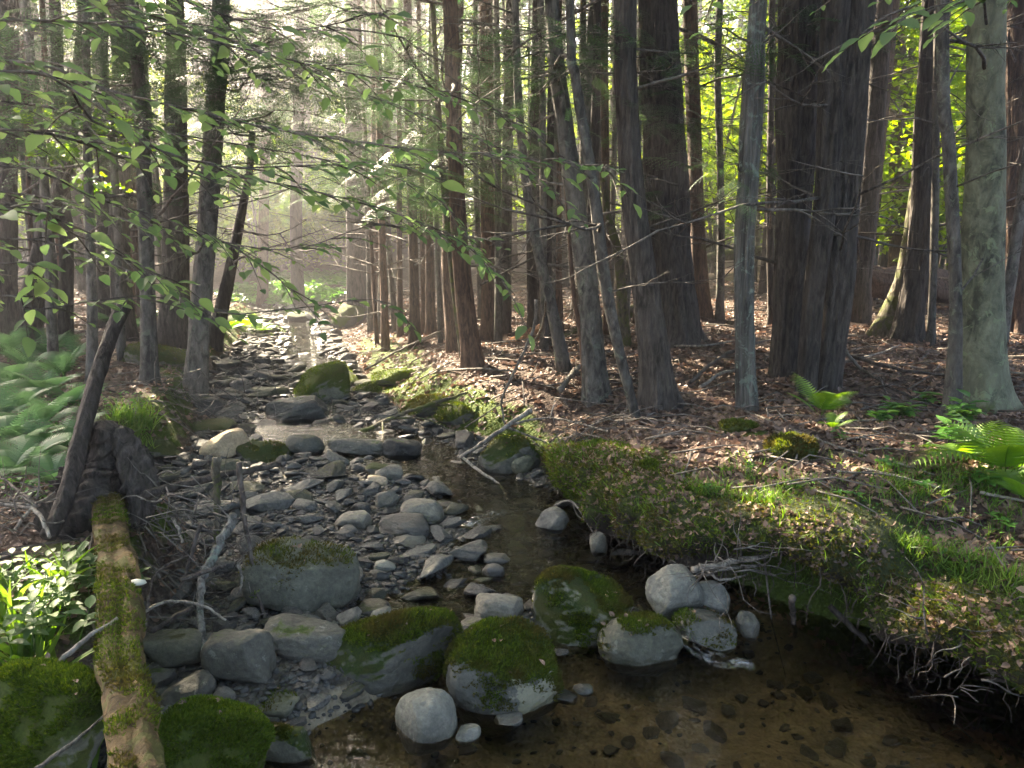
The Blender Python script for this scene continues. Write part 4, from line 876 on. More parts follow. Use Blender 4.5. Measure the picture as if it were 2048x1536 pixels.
TREES = []
def corridor(x, y, k=.75):                       # would a trunk here stand in one of the openings?
    s = np.array([SUN[0], SUN[1]]); h = np.linalg.norm(s); s = s/h
    for g, r in GAPS:
        if r < .4: continue
        v = np.array([x, y])-g[:2]; t = v@s
        if 0 < t < 17 and abs(v[0]*s[1]-v[1]*s[0]) < r*k+.1: return True
    return False
def in_gap(p):
    s = np.array(SUN)
    for g, r in GAPS:
        v = p-g; t = v@s
        if t > 0 and np.linalg.norm(v-t*s) < r+.25: return True
    return False
def tree(px, py, pts, widths, kind, label, seed, nb=10, cr=True, top=11.0, near=False, group=None, name='tree', seg=None, b0=.9, sprays=0, d=None, flare=1.35):
    base = at(px, py) if d is None else atd(px, py, d); d = base[1]; base[2] = float(T(base[0], base[1]))-.05
    e = empty(name, tuple(base), label, 'tree', group)
    raw = trunk_path(pts, d, base, 0, top); n = 150 if near else 40; P, l = smooth_path(raw, n)
    H = l[-1]; r = np.interp(P[:, 2], np.linspace(base[2], (pts and atd(*pts[-1], d)[2]) or 4, len(widths)), np.array(widths)*.435*d/F/math.cos(math.atan(abs(px-CX)/F)))
    tt = l/H; r = r*np.where(P[:, 2] > 5, np.clip(1-(P[:, 2]-5)/max(3, (P[-1, 2]-4))*.75, .15, 1), 1); r *= 1+(flare-1)*np.exp(-l/.22)
    sg = seg or (84 if near else 18 if d < 14 else 10)
    fn = {'bark_dark': bark_fn(seed, .16, 2.2), 'bark_red': bark_fn(seed, .12, 2.2), 'bark_snag': bark_fn(seed, .30, 1.6), 'bark_pale': bark_fn(seed, .05, 1.2)}.get(kind, bark_fn(seed, .10, 1.5)) if sg > 12 else None
    if near and fn is not None:
        f0 = fn; nl = 3+seed % 3; fn = lambda th, z: f0(th, z)+(flare-.95)*2*(.55 if kind == 'bark_dark' else .35)*np.clip(np.cos(th*nl+seed+.6*np.sin(th)), 0, 1)**2*np.exp(-np.maximum(z, 0)/.16)
    mb = MB(); tube(mb, P-base, r, sg, fl=fn); mb.build('trunk', M[kind], e)
    bz = RNG.uniform(b0, min(top, 7.5 if d > 9 else 5.5), nb)
    for z in bz:
        i = int(np.argmin(abs(P[:, 2]-base[2]-z))); az = RNG.uniform(0, 6.283); L_ = RNG.uniform(.35, 1.5)*(1+.03*d)*(1.35 if px > 1200 else 1); bm = MB()
        dead_branch(bm, P[i]-base+r[i]*.6*np.array([math.cos(az), math.sin(az), 0]), az, L_, RNG.uniform(-.15, .45), RNG.uniform(.005, .012)*(1+.06*d), 2 if d < 14 else 1)
        bm.build('branch', M['twig'], e)
    if sprays:
        sp = MB(); n_ = sprays; i = RNG.integers(0, n, n_*3); i = i[(P[i, 2] > 2.3) & (P[i, 2] < 7)][:n_]; m = len(i); a = RNG.uniform(0, 6.283, m); rr = RNG.uniform(.2, 1.7, m); D = np.column_stack([np.cos(a), np.sin(a)])
        add_sprays(sp, P[i]-base+np.column_stack([D*rr[:, None], -.12*rr]), D, RNG.uniform(.28, .55, m)); sp.build('foliage', M['needle'], e)
    if cr: crown(e, base, P[-12], 5.6, P[-1, 2]+1.5, RNG.uniform(1.6, 2.6), 1500, .15, 'crown')
    for t in P[::6]: TREES.append((t[0], t[1]))
    return e, P, r
HT = [ # base px,py | points up the trunk | widths bottom..top | bark | label | opts
 (1965, 812, [(1962, 600), (1972, 300), (1975, 0)], [92, 78, 68, 62], 'bark_pale', 'thick pale greenish trunk with lichen blotches, right of the ferns', dict(near=True, nb=4, b0=2)),
 (1905, 845, [(1912, 600), (1898, 300), (1885, 60)], [36, 24, 24, 22], 'bark_grey', 'slender mottled trunk just left of the thick pale one', dict(near=True, nb=8, seg=24)),
 (1567, 750, [(1580, 600), (1592, 300), (1602, 0)], [56, 74, 80, 82], 'bark_dark', 'thick dark cedar, left stem of the dark cluster', dict(near=True, nb=7, flare=1.1)),
 (1612, 788, [(1628, 600), (1655, 350), (1672, 0)], [40, 44, 50, 50], 'bark_dark', 'narrow dark middle stem of the cedar cluster', dict(near=True, nb=5, flare=1.1)),
 (1655, 780, [(1672, 600), (1690, 300), (1706, 0)], [52, 72, 76, 78], 'bark_dark', 'thick dark cedar, right stem of the dark cluster', dict(near=True, nb=10, flare=1.1)),
 (1495, 822, [(1490, 700), (1488, 500), (1500, 300), (1512, 60)], [44, 38, 40, 44, 36], 'bark_snag', 'weathered grey snag with peeling fluted wood', dict(near=True, nb=8, flare=1.1)),
 (1322, 812, [(1300, 640), (1268, 400), (1255, 200), (1250, 0)], [70, 60, 52, 48, 44], 'bark_dark', 'leaning dark trunk in front of the huge cedar', dict(near=True, nb=10)),
 (1358, 690, [(1345, 560), (1330, 300), (1318, 0)], [104, 92, 84, 78], 'bark_dark', 'huge furrowed cedar trunk with a torn golden streak', dict(near=True, nb=8, sprays=40, flare=1.25)),
 (1192, 800, [(1178, 600), (1158, 450), (1130, 250), (1104, 0)], [56, 48, 42, 38, 30], 'bark_grey', 'grey leaning trunk left of the leaning dark one', dict(near=True, nb=9)),
 (1276, 838, [(1238, 700), (1210, 560), (1188, 380), (1150, 150), (1140, 0)], [18, 24, 28, 26, 22, 20], 'bark_grey', 'thin curved trunk bending down to the litter', dict(near=True, seg=20, nb=8)),
 (1172, 782, [(1160, 650), (1140, 500)], [14, 12, 9], 'bark_red', 'thin sunlit sapling against the grey leaning trunk', dict(nb=4)),
 (948, 732, [(930, 600), (915, 400), (900, 0)], [42, 38, 36, 32], 'bark_red', 'reddish trunk in front of the yellow-lit twin stem', dict(near=True, nb=12)),
 (932, 728, [(912, 600), (890, 400), (870, 100)], [20, 16, 14, 12], 'bark_moss', 'narrow yellow-lit stem leaning beside the reddish trunk', dict(nb=6)),
 (912, 700, [(898, 520), (905, 300), (915, 0)], [38, 34, 30, 28], 'bark_red', 'reddish-brown trunk behind the twin stems', dict(nb=10)),
 (1132, 745, [(1105, 620), (1065, 450), (1040, 250), (1030, 0)], [30, 26, 22, 18, 16], 'bark_grey', 'thin dark trunk leaning left above the sunny litter', dict(nb=10)),
 (1405, 640, [(1396, 480), (1388, 250), (1380, 0)], [40, 34, 32, 30], 'bark_red', 'orange-lit trunk beside the huge cedar', dict(nb=8)),
 (1812, 678, [(1840, 480), (1850, 300), (1868, 0)], [52, 46, 42, 38], 'bark_dark', 'dark trunk leaning right behind the mottled slender one', dict(near=True, nb=12)),
 (1760, 672, [(1795, 590), (1815, 500)], [46, 34, 26], 'bark_moss', 'moss-footed trunk sweeping up beside the dark leaner', dict(nb=4)),
 (1800, 585, [(1805, 400), (1795, 200), (1785, 0)], [50, 46, 44, 40], 'bark_red', 'brown trunk with a swollen bend behind the big fallen log', dict(nb=8)),
 (2040, 660, [(2035, 400), (2038, 150), (2040, 0)], [60, 54, 48, 46], 'bark_red', 'warm brown trunk lit at the right edge of the view', dict(near=True, nb=8)),
 (1998, 690, [(2020, 560), (2046, 380)], [24, 22, 18], 'bark_grey', 'thin trunk slanting behind the thick pale one', dict(nb=6)),
 (388, 795, [(400, 640), (418, 400), (432, 200), (442, 0)], [46, 42, 40, 38, 34], 'bark_grey', 'stout grey trunk rooted at the left waterline', dict(near=True, nb=9)),
 (300, 765, [(295, 600), (290, 400), (280, 200), (264, 0)], [34, 30, 30, 26, 24], 'bark_grey', 'slim trunk rising from the stony left bank', dict(near=True, nb=9, seg=28)),
 (425, 690, [(450, 590), (478, 450), (498, 350)], [36, 28, 22, 14], 'bark_dark', 'short dark trunk leaning right over the far stream', dict(nb=8, cr=False, top=3.2)),
 (345, 690, [(350, 500), (352, 300), (350, 0)], [58, 50, 44, 36], 'bark_dark', 'broad dark trunk behind the slim left bank tree', dict(nb=10, sprays=30)),
 (40, 690, [(70, 560), (100, 430), (140, 280)], [50, 40, 32, 24], 'bark_dark', 'curving trunk leaning right above the ferns', dict(nb=8, sprays=20)),
 (184, 770, [(184, 600), (178, 400), (172, 150), (170, 0)], [22, 20, 18, 16, 14], 'bark_grey', 'thin lichened stem behind the ferns', dict(nb=10, seg=22)),
 (8, 700, [(10, 400), (14, 0)], [50, 42, 36], 'bark_dark', 'dark trunk at the left edge of the view', dict(nb=8, sprays=30)),
 (250, 680, [(238, 480), (245, 250), (240, 0)], [44, 40, 36, 30], 'bark_dark', 'brown trunk between the thin lichened and slim stems', dict(nb=9, sprays=30)),
 (128, 690, [(132, 480), (118, 250), (110, 0)], [30, 26, 24, 20], 'bark_dark', 'upright trunk just behind the fern patch', dict(nb=9, sprays=30)),
 (212, 655, [(208, 430), (205, 200), (200, 0)], [32, 28, 26, 22], 'bark_dark', 'distant brown trunk left of the clumped stems', dict(nb=9)),
 (525, 610, [(528, 400), (535, 150), (540, 0)], [24, 22, 20, 18], 'bark_red', 'straight trunk behind the stream bend', dict(nb=9, sprays=25)),
 (596, 612, [(592, 420), (598, 200), (600, 0)], [30, 26, 24, 22], 'bark_dark', 'trunk standing on the far left bank of the bend', dict(nb=9, sprays=25)),
 (716, 640, [(712, 480), (708, 250), (705, 0)], [50, 42, 38, 34], 'bark_dark', 'thick far trunk above the mossy outcrop', dict(nb=12, sprays=40)),
 (765, 660, [(768, 450), (775, 200), (780, 0)], [24, 22, 20, 18], 'bark_grey', 'thin trunk with shaggy side twigs right of the outcrop', dict(nb=14, sprays=20)),
 (830, 690, [(826, 500), (820, 300), (815, 0)], [26, 22, 20, 18], 'bark_red', 'thin reddish trunk left of the twin stems', dict(nb=12, sprays=20)),
 (862, 670, [(858, 450), (862, 200), (866, 0)], [22, 20, 18, 16], 'bark_red', 'narrow trunk close behind the twin stems', dict(nb=10)),
 (978, 682, [(975, 450), (972, 200), (970, 0)], [34, 30, 28, 26], 'bark_red', 'straight reddish trunk right of the twin stems', dict(nb=10, sprays=20)),
 (1012, 665, [(1010, 450), (1015, 200), (1020, 0)], [22, 20, 18, 16], 'bark_dark', 'thin dark trunk above the rotten orange log', dict(nb=10)),
 (1066, 655, [(1062, 450), (1070, 200), (1074, 0)], [24, 22, 20, 18], 'bark_dark', 'dark trunk behind the rotten orange log', dict(nb=10, sprays=15)),
 (1440, 640, [(1442, 400), (1435, 150), (1440, 0)], [18, 16, 15, 14], 'bark_grey', 'slender pole-like trunk right of the orange-lit one', dict(nb=10)),
 (1545, 650, [(1540, 450), (1542, 200), (1545, 0)], [16, 15, 14, 14], 'bark_dark', 'slender dark trunk left of the cedar cluster', dict(nb=10)),
 (1745, 600, [(1742, 400), (1748, 200), (1750, 0)], [18, 17, 16, 15], 'bark_grey', 'thin greenish trunk just right of the cedar cluster', dict(nb=10)),
 (1862, 690, [(1868, 500), (1872, 300), (1876, 0)], [16, 15, 14, 12], 'bark_grey', 'thin stem between the dark leaner and the mottled trunk', dict(nb=8)),
 (1248, 690, [(1238, 520), (1215, 430)], [30, 24, 16], 'bark_moss', 'mossy bent stem behind the leaning dark trunk', dict(nb=5, cr=False, top=2.6)),
]
TR = []
for s, (px, py, pts, wd, kd, lab, kw) in enumerate(HT): TR.append(tree(px, py, pts, wd, kd, lab, s+1, **kw))

# the stand behind: dense poles out to 45 m
def stand():
    n = 0; grp = {0: ('dark straight trunk deep in the crowded stand', 'trees of the crowded stand'), 1: ('grey slender pole tree far among the others', 'slender poles of the stand')}
    tries = 0
    while n < 245 and tries < 12000:
        tries += 1; d = 9.5+34*random.random()**1.05; px = random.uniform(-60, 2110)
        if n > 205: d = random.uniform(21, 38); px = random.uniform(420, 820)
        elif n > 150: d = random.uniform(8.5, 19); px = random.uniform(700, 1280) if n % 3 else random.uniform(-40, 420)
        x = (px-CX)/F*d*1.02
        if xL(d)-.4 < x < xR(d)+.4: continue
        if d < 13 and (1400 < px < 1560 or 560 < px < 700): continue
        if min(math.hypot(x-a, d-b) for a, b in TREES) < .34+.02*d*(px > 1400): continue
        if corridor(x, d): continue
        if px > 1350 and random.random() < .5: continue
        if 575 < px < 680 and d < 19: continue
        base = np.array([x, d, float(T(x, d))-.05]); slim = random.random() < .5 or n > 150
        e = empty('tree', tuple(base), *((grp[1][0] if slim else grp[0][0]), 'tree', grp[1][1] if slim else grp[0][1]))
        h = random.uniform(9, 13)+max(0, d-20)*.25; lean = np.array([random.gauss(0, .35), random.gauss(0, .35), h]); P, l = smooth_path(np.array([[0, 0, 0], lean*.3+[random.gauss(0, .06), 0, 0], lean*.65, lean]), 22)
        r0 = random.uniform(.028, .06) if n > 150 and slim else random.uniform(.05, .09) if slim else random.uniform(.10, .2); mb = MB(); tube(mb, P, r0*(1-.7*l/h)*(1+.3*np.exp(-l/.2)), 9, rough=.08)
        mb.build('trunk', M[random.choice(['bark_grey', 'bark_grey', 'bark_dark', 'bark_red'] if slim else ['bark_dark', 'bark_red', 'bark_dark'])], e)
        bm = MB()
        for _ in range(random.randint(12, 22)):
            z = random.uniform(.6, 8.5); i = int(np.argmin(abs(P[:, 2]-z)))
            if in_gap(P[i]+base): continue
            dead_branch(bm, P[i], random.uniform(0, 6.28), random.uniform(.5, 1.9), random.uniform(-.15, .35), .006+.0005*d, 1)
        tag(bm.build('branches', M['twig'], e), kind='stuff')
        if random.random() < (.75 if px < 1150 else .3):
            m = random.randint(20, 55) if d < 28 else 16; sp = MB(); z = RNG.uniform(2.2, 8, m); a = RNG.uniform(0, 6.283, m); rr = RNG.uniform(.3, 2.0, m); D = np.column_stack([np.cos(a), np.sin(a)])
            Q = np.column_stack([D*rr[:, None], z-.15*rr]); kq = cull_gaps(Q+base); Q, D = Q[kq], D[kq]; m = len(Q); m and add_sprays(sp, Q, D, RNG.uniform(.35, .7, m)); sp.build('foliage', M['needle'], e)
        crown(e, base, base+P[-6], 5.5+.12*d, h+1.8, random.uniform(1.6, 2.6), (850 if px < 1300 else 450) if d < 20 else 240 if d < 27 else 130, .17+.004*d, 'crown')
        TREES.append((x, d)); n += 1
stand()
# trees behind and beside the viewer: their crowns close the canopy above the stream
for k, (x, y) in enumerate([(-4.5, 3), (-5.5, 6.5), (-7.5, 9), (-3.2, .5), (4.2, 1.5), (5.5, 4.5), (3.6, -2), (-2, -3), (7.5, 7), (1.5, -5), (-7, 1.5), (9, 2), (-6, -4), (6, -6)]):
    base = np.array([x, y, float(T(x, y))-.05]); e = empty('tree', tuple(base), 'dark trunk outside the view that closes the canopy', 'tree', 'trees around the viewer')
    P, l = smooth_path(np.array([[0, 0, 0], [.1, 0, 4], [.2, .1, 8], [0, 0, 12.5]]), 24); mb = MB(); tube(mb, P, .17*(1-.7*l/12.5)*(1+.3*np.exp(-l/.2)), 12, rough=.08); mb.build('trunk', M['bark_dark'], e)
    crown(e, base, base+P[-6], 4.8, 14, 3.4, 2600, .19, 'crown')

# sunlit broad-leaved understory behind the poles
n = 0
while n < 176:
    d = random.uniform(17, 52); px = random.uniform(-80, 2130)
    if n >= 135: d = random.uniform(19, 34); px = random.uniform(400, 800)
    elif n > 105: d = random.uniform(13, 26); px = random.uniform(1350, 2100)
    x = (px-CX)/F*d*1.02
    if xL(d)-.3 < x < xR(d)+.3 and d < 30: continue
    if corridor(x, d, 1) and d < 22: continue
    base = np.array([x, d, float(T(x, d))-.05]); e = empty('broadleaf_tree', tuple(base), 'young broad-leaved tree with sunlit yellow-green leaves behind the trunks', 'tree', 'sunlit broad-leaved trees behind')
    h = random.uniform(1.5, 4.2) if n >= 135 else random.uniform(5, 8.5) if d > 26 else random.uniform(3.5, 8); P, l = smooth_path(np.array([[0, 0, 0], [random.gauss(0, .2), 0, h*.4], [random.gauss(0, .4), 0, h*.9]]), 14); mb = MB(); tube(mb, P, .05*(1-.7*l/h), 6); mb.build('trunk', M['bark_grey'], e)
    nl = 1500 if px > 1300 or d > 34 else 1000
    crown(e, base, base+P[7], base[2]+h*.15+random.uniform(0, 1), base[2]+h, random.uniform(1.6, 3.0), nl, .11+.0035*d, 'leaf_far', clump=18); n += 1
# the wood beyond, too deep to tell apart
mb = MB(); n = 34000; a = RNG.uniform(R(-42), R(42), n); rr = RNG.uniform(50, 78, n); x, y = rr*np.sin(a), rr*np.cos(a); z = T(x, y)+RNG.random(n)**1.1*23
ok = fbm(x*.25, y*.25, z*.25, 3, 71) > -.35; P = np.column_stack([x, y, z])[ok]; stamp(mb, CLV, CLQ, P, basis(len(P), None, .8), RNG.uniform(.5, 1.2, len(P)))
tk = MB()
tag(mb.build('woods', M['leaf_far']), 'far mass of yellow-green leaves deep in the wood', 'woods', kind='stuff')
for _ in range(400):
    a = random.uniform(R(-40), R(40)); r_ = random.uniform(36, 76); x, y = r_*math.sin(a), r_*math.cos(a); z = float(T(x, y)); tube(tk, np.array([[x, y, z-.2], [x+random.gauss(0, .3), y, z+6], [x+random.gauss(0, .6), y, z+15]]), [.16, .1], 6, c=random.random())
tag(tk.build('woods', M['bark_dark']), 'far mass of trunks deep in the wood', 'woods', kind='stuff')

# ---------------------------------------------------------------- fallen wood
def ath(px, py, h=0.0):                          # point on the sight line standing h above the ground or water
    r = ray(px, py); r = r/r[1]; t = np.arange(1.0, 40, .01); g = np.maximum(T(r[0]*t, t), WL(r[0]*t, t)-.06)+h; z = EYE+r[2]*t; k = np.argmax(z <= g)
    return np.array([r[0]*t[k], t[k], z[k]])
def stick(pts, r, label, mt='wood', forks=(), name='dead_branch', cat='dead branch', seg=7, group=None, jit=.0):
    P = np.array([atd(*q[:2], -q[2]) if q[2] < 0 else ath(*q) for q in pts]); o = P[0].copy(); e = None
    mb = MB(); path = spline(P, 6*len(P)); path[1:-1] += RNG.normal(0, r*.18, path[1:-1].shape); tube(mb, path-o, r if np.ndim(r) else [r, r*.55], seg, rough=.18)
    if len(forks):
        e = empty(name, tuple(o), label, cat, group); mb.build('limb', M[mt], e)
        for f, fr in forks:
            Q = np.array([atd(*q[:2], -q[2]) if q[2] < 0 else ath(*q) for q in f]); m2 = MB(); tube(m2, spline(Q, 5*len(Q))-o, [fr, fr*.5], 6, rough=.15); m2.build('side_twig', M[mt], e)
        return e
    ob = mb.build(name, M[mt]); ob.location = o; return tag(ob, label, cat, group)
STK = [
 ([(1062, 820, .42), (995, 865, .3), (922, 915, .14)], .020, 'straight grey pole propped over the leaning mossy slab', 'wood', ()),
 ([(922, 912, .12), (962, 945, .1), (1000, 970, .05), (1014, 998, .0)], .013, 'pale bent branch with its tip in the stream, below the propped pole', 'wood', ()),
 ([(1072, 600, 1.1), (1066, 660, .8), (1030, 740, .5), (1004, 800, .25), (1010, 850, .02)], .014, 'long bowed branch arching down from the trunks to the water edge', 'wood', ()),
 ([(1010, 852, .2), (1100, 836, .15), (1215, 862, .05)], .011, 'thin crooked branch lying right of the propped pole', 'wood', [([(1100, 836, .15), (1110, 800, .25)], .006)]),
 ([(1015, 855, .2), (1080, 880, .12), (1135, 902, .1)], .010, 'pale forked branch running to the bright moss mound', 'wood', [([(1120, 896, .1), (1150, 868, .15), (1208, 876, .05)], .008), ([(1135, 902, .1), (1118, 940, .05), (1116, 990, .02)], .007)]),
 ([(712, 870, .02), (785, 836, .12), (850, 812, .2), (935, 785, .1)], .022, 'long mossy pole slanting down the gravel to the still pool', 'bark_moss', [([(785, 836, .12), (850, 838, .1), (882, 852, .05)], .010), ([(800, 830, .15), (790, 795, .2), (795, 780, .3)], .008), ([(850, 812, .2), (910, 812, .1), (930, 850, .04)], .010), ([(765, 845, .1), (766, 880, .05)], .008)]),
 ([(1108, 1012, .15), (1145, 1004, .2), (1188, 1068, .06)], .008, 'bare white twig bending over the water under the bank corner', 'wood', [([(1145, 1004, .2), (1160, 1035, .1), (1215, 1050, .1)], .005)]),
 ([(1178, 1064, .03), (1262, 1070, .12), (1310, 1095, .08), (1385, 1108, .05)], .008, 'bare twig stretching along the waterline to the bank', 'wood', [([(1262, 1070, .12), (1268, 1100, .02)], .004), ([(1290, 1085, .1), (1285, 1110, .02)], .004)]),
 ([(1385, 1140, .35), (1480, 1122, .37), (1625, 1096, .38)], .018, 'splintered grey branch lying along the top of the overhanging bank', 'wood', [([(1420, 1140, .33), (1530, 1130, .33)], .012)]),
 ([(1400, 1128, .3), (1440, 1160, .28), (1495, 1148, .3)], .008, 'short pale broken twig at the bank above the pale blocks', 'wood', ()),
 ([(1583, 1195, .28), (1586, 1235, .1), (1592, 1275, -.0)], .016, 'short upright stub of wood standing in the dark hollow', 'wood_dark', ()),
 ([(1660, 1212, .22), (1760, 1310, .02), (1850, 1390, .0), (2010, 1440, .0)], .014, 'long brown branch slanting from the bank into the pool', 'wood_dark', [([(1700, 1250, .1), (1752, 1310, .03)], .008)]),
 ([(1818, 1318, .0), (1880, 1268, .14)], .016, 'short tan stub leaning against the bank at the water', 'wood', ()),
 ([(1790, 1360, .02), (1900, 1352, .02), (2010, 1362, .05)], .014, 'dark branch lying level at the water edge, lower right', 'wood_dark', ()),
 ([(1490, 822, .02), (1590, 862, .03), (1690, 898, .02)], .010, 'thin branch running from the snag foot down the litter', 'wood', ()),
 ([(1690, 900, .02), (1790, 925, .03), (1870, 950, .02)], .008, 'thin curved branch across the middle of the litter', 'wood', ()),
 ([(1720, 936, .02), (1830, 962, .03), (1890, 978, .02)], .009, 'pale thin branch below the curved one on the litter', 'wood', ()),
 ([(1668, 843, .02), (1770, 840, .03)], .011, 'straight branch between the tiny fern and the seedlings', 'wood', ()),
 ([(1668, 664, .42), (1700, 715, .15), (1730, 745, .02)], .022, 'broken branch with a pale pointed end leaning from the ground right of the cedars', 'wood', ()),
 ([(1700, 712, .12), (1800, 740, .08), (1905, 752, .03)], .018, 'long straight fallen pole right of the cedar cluster', 'wood_dark', ()),
 ([(1720, 735, .05), (1790, 780, .05), (1850, 800, .02)], .013, 'thin dark fallen stick below the straight pole', 'wood_dark', ()),
 ([(1660, 728, .05), (1740, 712, .1), (1800, 690, .12)], .012, 'thin fallen stick rising behind the broken branch', 'wood', ()),
 ([(1380, 765, .03), (1440, 715, .12), (1500, 690, .15), (1540, 680, .1)], .020, 'long fallen branch behind the snag', 'wood_dark', [([(1440, 715, .12), (1475, 712, .1)], .01)]),
 ([(1400, 775, .03), (1450, 745, .06), (1530, 735, .06)], .018, 'grey branch lying behind the foot of the snag', 'wood', ()),
 ([(1330, 690, .05), (1400, 692, .06), (1480, 680, .06)], .015, 'thin grey branch at the foot of the huge cedar', 'wood', ()),
 ([(1640, 666, .15), (1662, 668, .15)], .014, 'short white stub between the cedar stems', 'wood', ()),
 ([(1960, 985, .03), (2060, 1005, .02)], .010, 'pale stick at the right edge below the ferns', 'wood', ()),
 ([(1900, 745, .05), (1980, 742, .05), (2060, 748, .05)], .016, 'level fallen stick left and right of the thick pale trunk', 'wood', ()),
 ([(730, 740, .3), (820, 690, .3), (930, 640, .3)], .014, 'slanting thin pole leaning through the sunny litter', 'wood', ()),
 ([(860, 745, .02), (950, 738, .06), (1030, 742, .05)], .014, 'fallen stick across the sunlit litter', 'wood', ()),
 ([(1060, 700, .05), (1085, 650, .5), (1092, 600, .9)], .016, 'tan broken pole sticking up near the rotten log', 'wood', ()),
 ([(1120, 780, .1), (1150, 740, .1), (1170, 730, .02)], .03, 'grey fallen chunk of branch below the thin dark trunk', 'wood', ()),
 ([(960, 570, -7.6), (1080, 510, -7.6), (1170, 478, -7.8)], .012, 'bare thin limb rising among the trunks in the middle', 'twig', ()),
]
for p, r, lab, mt, fk in STK: stick(p, r, lab, mt, fk)
# the drift of sticks at the root clump on the left
DR = [([(478, 925, -3.25), (492, 1050, -3.2), (512, 1170, -3.15), (532, 1240, .0)], .013, 'long thin grey stick propped on the large square boulder', 'wood_dark'),
 ([(434, 915, -3.4), (433, 1000, -3.4), (434, 1090, -3.4)], .022, 'short upright broken post in the stick pile', 'bark_moss'),
 ([(290, 990, -3.3), (400, 962, -3.45), (560, 930, -3.8)], .024, 'thick dark limb jutting level from the root clump over the stones', 'wood_dark'),
 ([(468, 1032, -3.2), (440, 1090, -3.1), (408, 1150, -3.0), (400, 1200, -2.9), (406, 1290, -2.75), (418, 1345, -2.65)], .021, 'mottled crooked branch standing down onto the dark blocks', 'bark_snag'),
 ([(400, 1050, -3.1), (380, 1120, -3.05), (360, 1180, -2.95)], .010, 'slim stick left of the mottled crooked branch', 'wood_dark'),
 ([(360, 1160, -2.9), (420, 1140, -3.0), (450, 1130, -3.05)], .011, 'short level dark stick crossing the mottled branch', 'wood_dark'),
 ([(278, 1232, -2.6), (330, 1204, -2.65), (400, 1210, -2.7), (452, 1240, -2.7)], .007, 'pale curved twig arching right of the log', 'wood'),
 ([(300, 1265, -2.6), (340, 1240, -2.65), (385, 1215, -2.75)], .013, 'brown crooked stick lying against the log', 'wood_dark'),
 ([(290, 1260, -2.6), (310, 1150, -2.9), (380, 1110, -3.1)], .007, 'thin bent stick rising from the log to the pile', 'wood_dark'),
 ([(475, 1125, -3.1), (484, 1160, -3.05), (474, 1190, -3.0)], .008, 'small white peeled twig beside the square boulder', 'wood'),
 ([(345, 1035, -3.2), (358, 1060, -3.15), (365, 1085, -3.1)], .009, 'short pale snapped twig in the dark of the pile', 'wood'),
 ([(105, 1338, -2.15), (170, 1280, -2.2), (235, 1236, -2.3)], .010, 'brown stick leaning on the left side of the log', 'wood'),
 ([(60, 1545, -1.75), (140, 1490, -1.85), (208, 1432, -1.95)], .007, 'straight pale stick over the great mossy boulder', 'wood'),
 ([(0, 1008, -3.2), (70, 1020, -3.1), (100, 1075, -3.0)], .012, 'grey branch in the brush heap left of the leaning trunk', 'wood'),
 ([(10, 960, -3.5), (70, 1005, -3.3), (108, 1030, -3.2)], .008, 'thin stick slanting over the brush heap', 'wood_dark'),
 ([(30, 1060, -3.0), (60, 1020, -3.1), (110, 985, -3.3)], .008, 'forked thin stick at the bottom of the brush heap', 'wood')]
for p, r, lab, mt in DR: stick(p, r, lab, mt)
bh = MB()
for (cx, cy_, sx_, sy, d0, n) in ((60, 1020, 60, 30, 3.3, 60), (370, 1080, 70, 70, 3.3, 110), (330, 800, 50, 30, 6.5, 60), (450, 810, 60, 20, 6.4, 30), (1960, 1330, 60, 60, 2.75, 60), (1440, 1130, 50, 20, 3.25, 40), (1180, 880, 60, 30, 5.3, 40), (740, 610, 60, 30, 16, 60)):
    for _ in range(n):
        d = d0+random.gauss(0, .12); a = atd(cx+random.gauss(0, sx_), cy_+random.gauss(0, sy), d); L_ = random.uniform(.08, .35)*(d/3.3)**.7; v = np.array([random.gauss(0, 1), random.gauss(0, .6), random.gauss(0, .6)]); v = v/np.linalg.norm(v)*L_
        a[2] = max(a[2], float(T(a[0], a[1]))+.01); b = a+v; b[2] = max(b[2], float(T(b[0], b[1]))+.01); tube(bh, wiggle(a, b, 4, .06, 6), [random.uniform(.002, .006), .001], 4, c=random.random())
tag(bh.build('twig_debris', M['twig']), 'tangles of thin dead twigs and roots caught at the banks', 'twigs', kind='stuff')

M['log'] = m_bark('mossy_log_bark', (.085, .058, .026), (.22, .15, .065), .35, 16, lich=.42, lc=(.085, .09, .025), strength=1)
# fallen mossy log, its bracket fungus, root clump and the leaning dead trunk
def logpath(pts): return np.array([atd(a, b, c) for a, b, c in pts])
def log_thing(pts, widths, mt, label, moss=0, name='fallen_log', seg=28, rough=.10, ridge=.10, seed=1, thr=.2, mm='moss'):
    P = logpath(pts); o = P[len(P)//2].copy(); P2 = spline(P, 60)
    R_ = np.interp(np.linspace(0, 1, 60), np.linspace(0, 1, len(widths)), [w*.5*q[2]/F for w, q in zip(widths, pts)]); e = empty(name, tuple(o), label, 'log')
    mb = MB(); fn = bark_fn(seed, ridge, 1.4)
    tube(mb, P2-o, R_, seg, rough=rough, fl=fn); t = mb.build('bark', M[mt], e)
    if moss: moss_fuzz(t, t.data, moss, M[mm], .008*(1 if pts[0][2] < 4 else 1.8), thr, seed); t.children[0].parent = e
    return e, P2, R_, o
e, P2, R_, o = log_thing([(276, 1590, 1.55), (262, 1450, 1.85), (240, 1330, 2.15), (243, 1220, 2.45), (228, 1110, 2.9), (214, 1010, 3.35)], [122, 106, 92, 92, 76, 60], 'log', 'fallen log with brown bark and moss crossing the lower left corner', 6500, seed=5, ridge=.24, thr=.78, rough=.2)

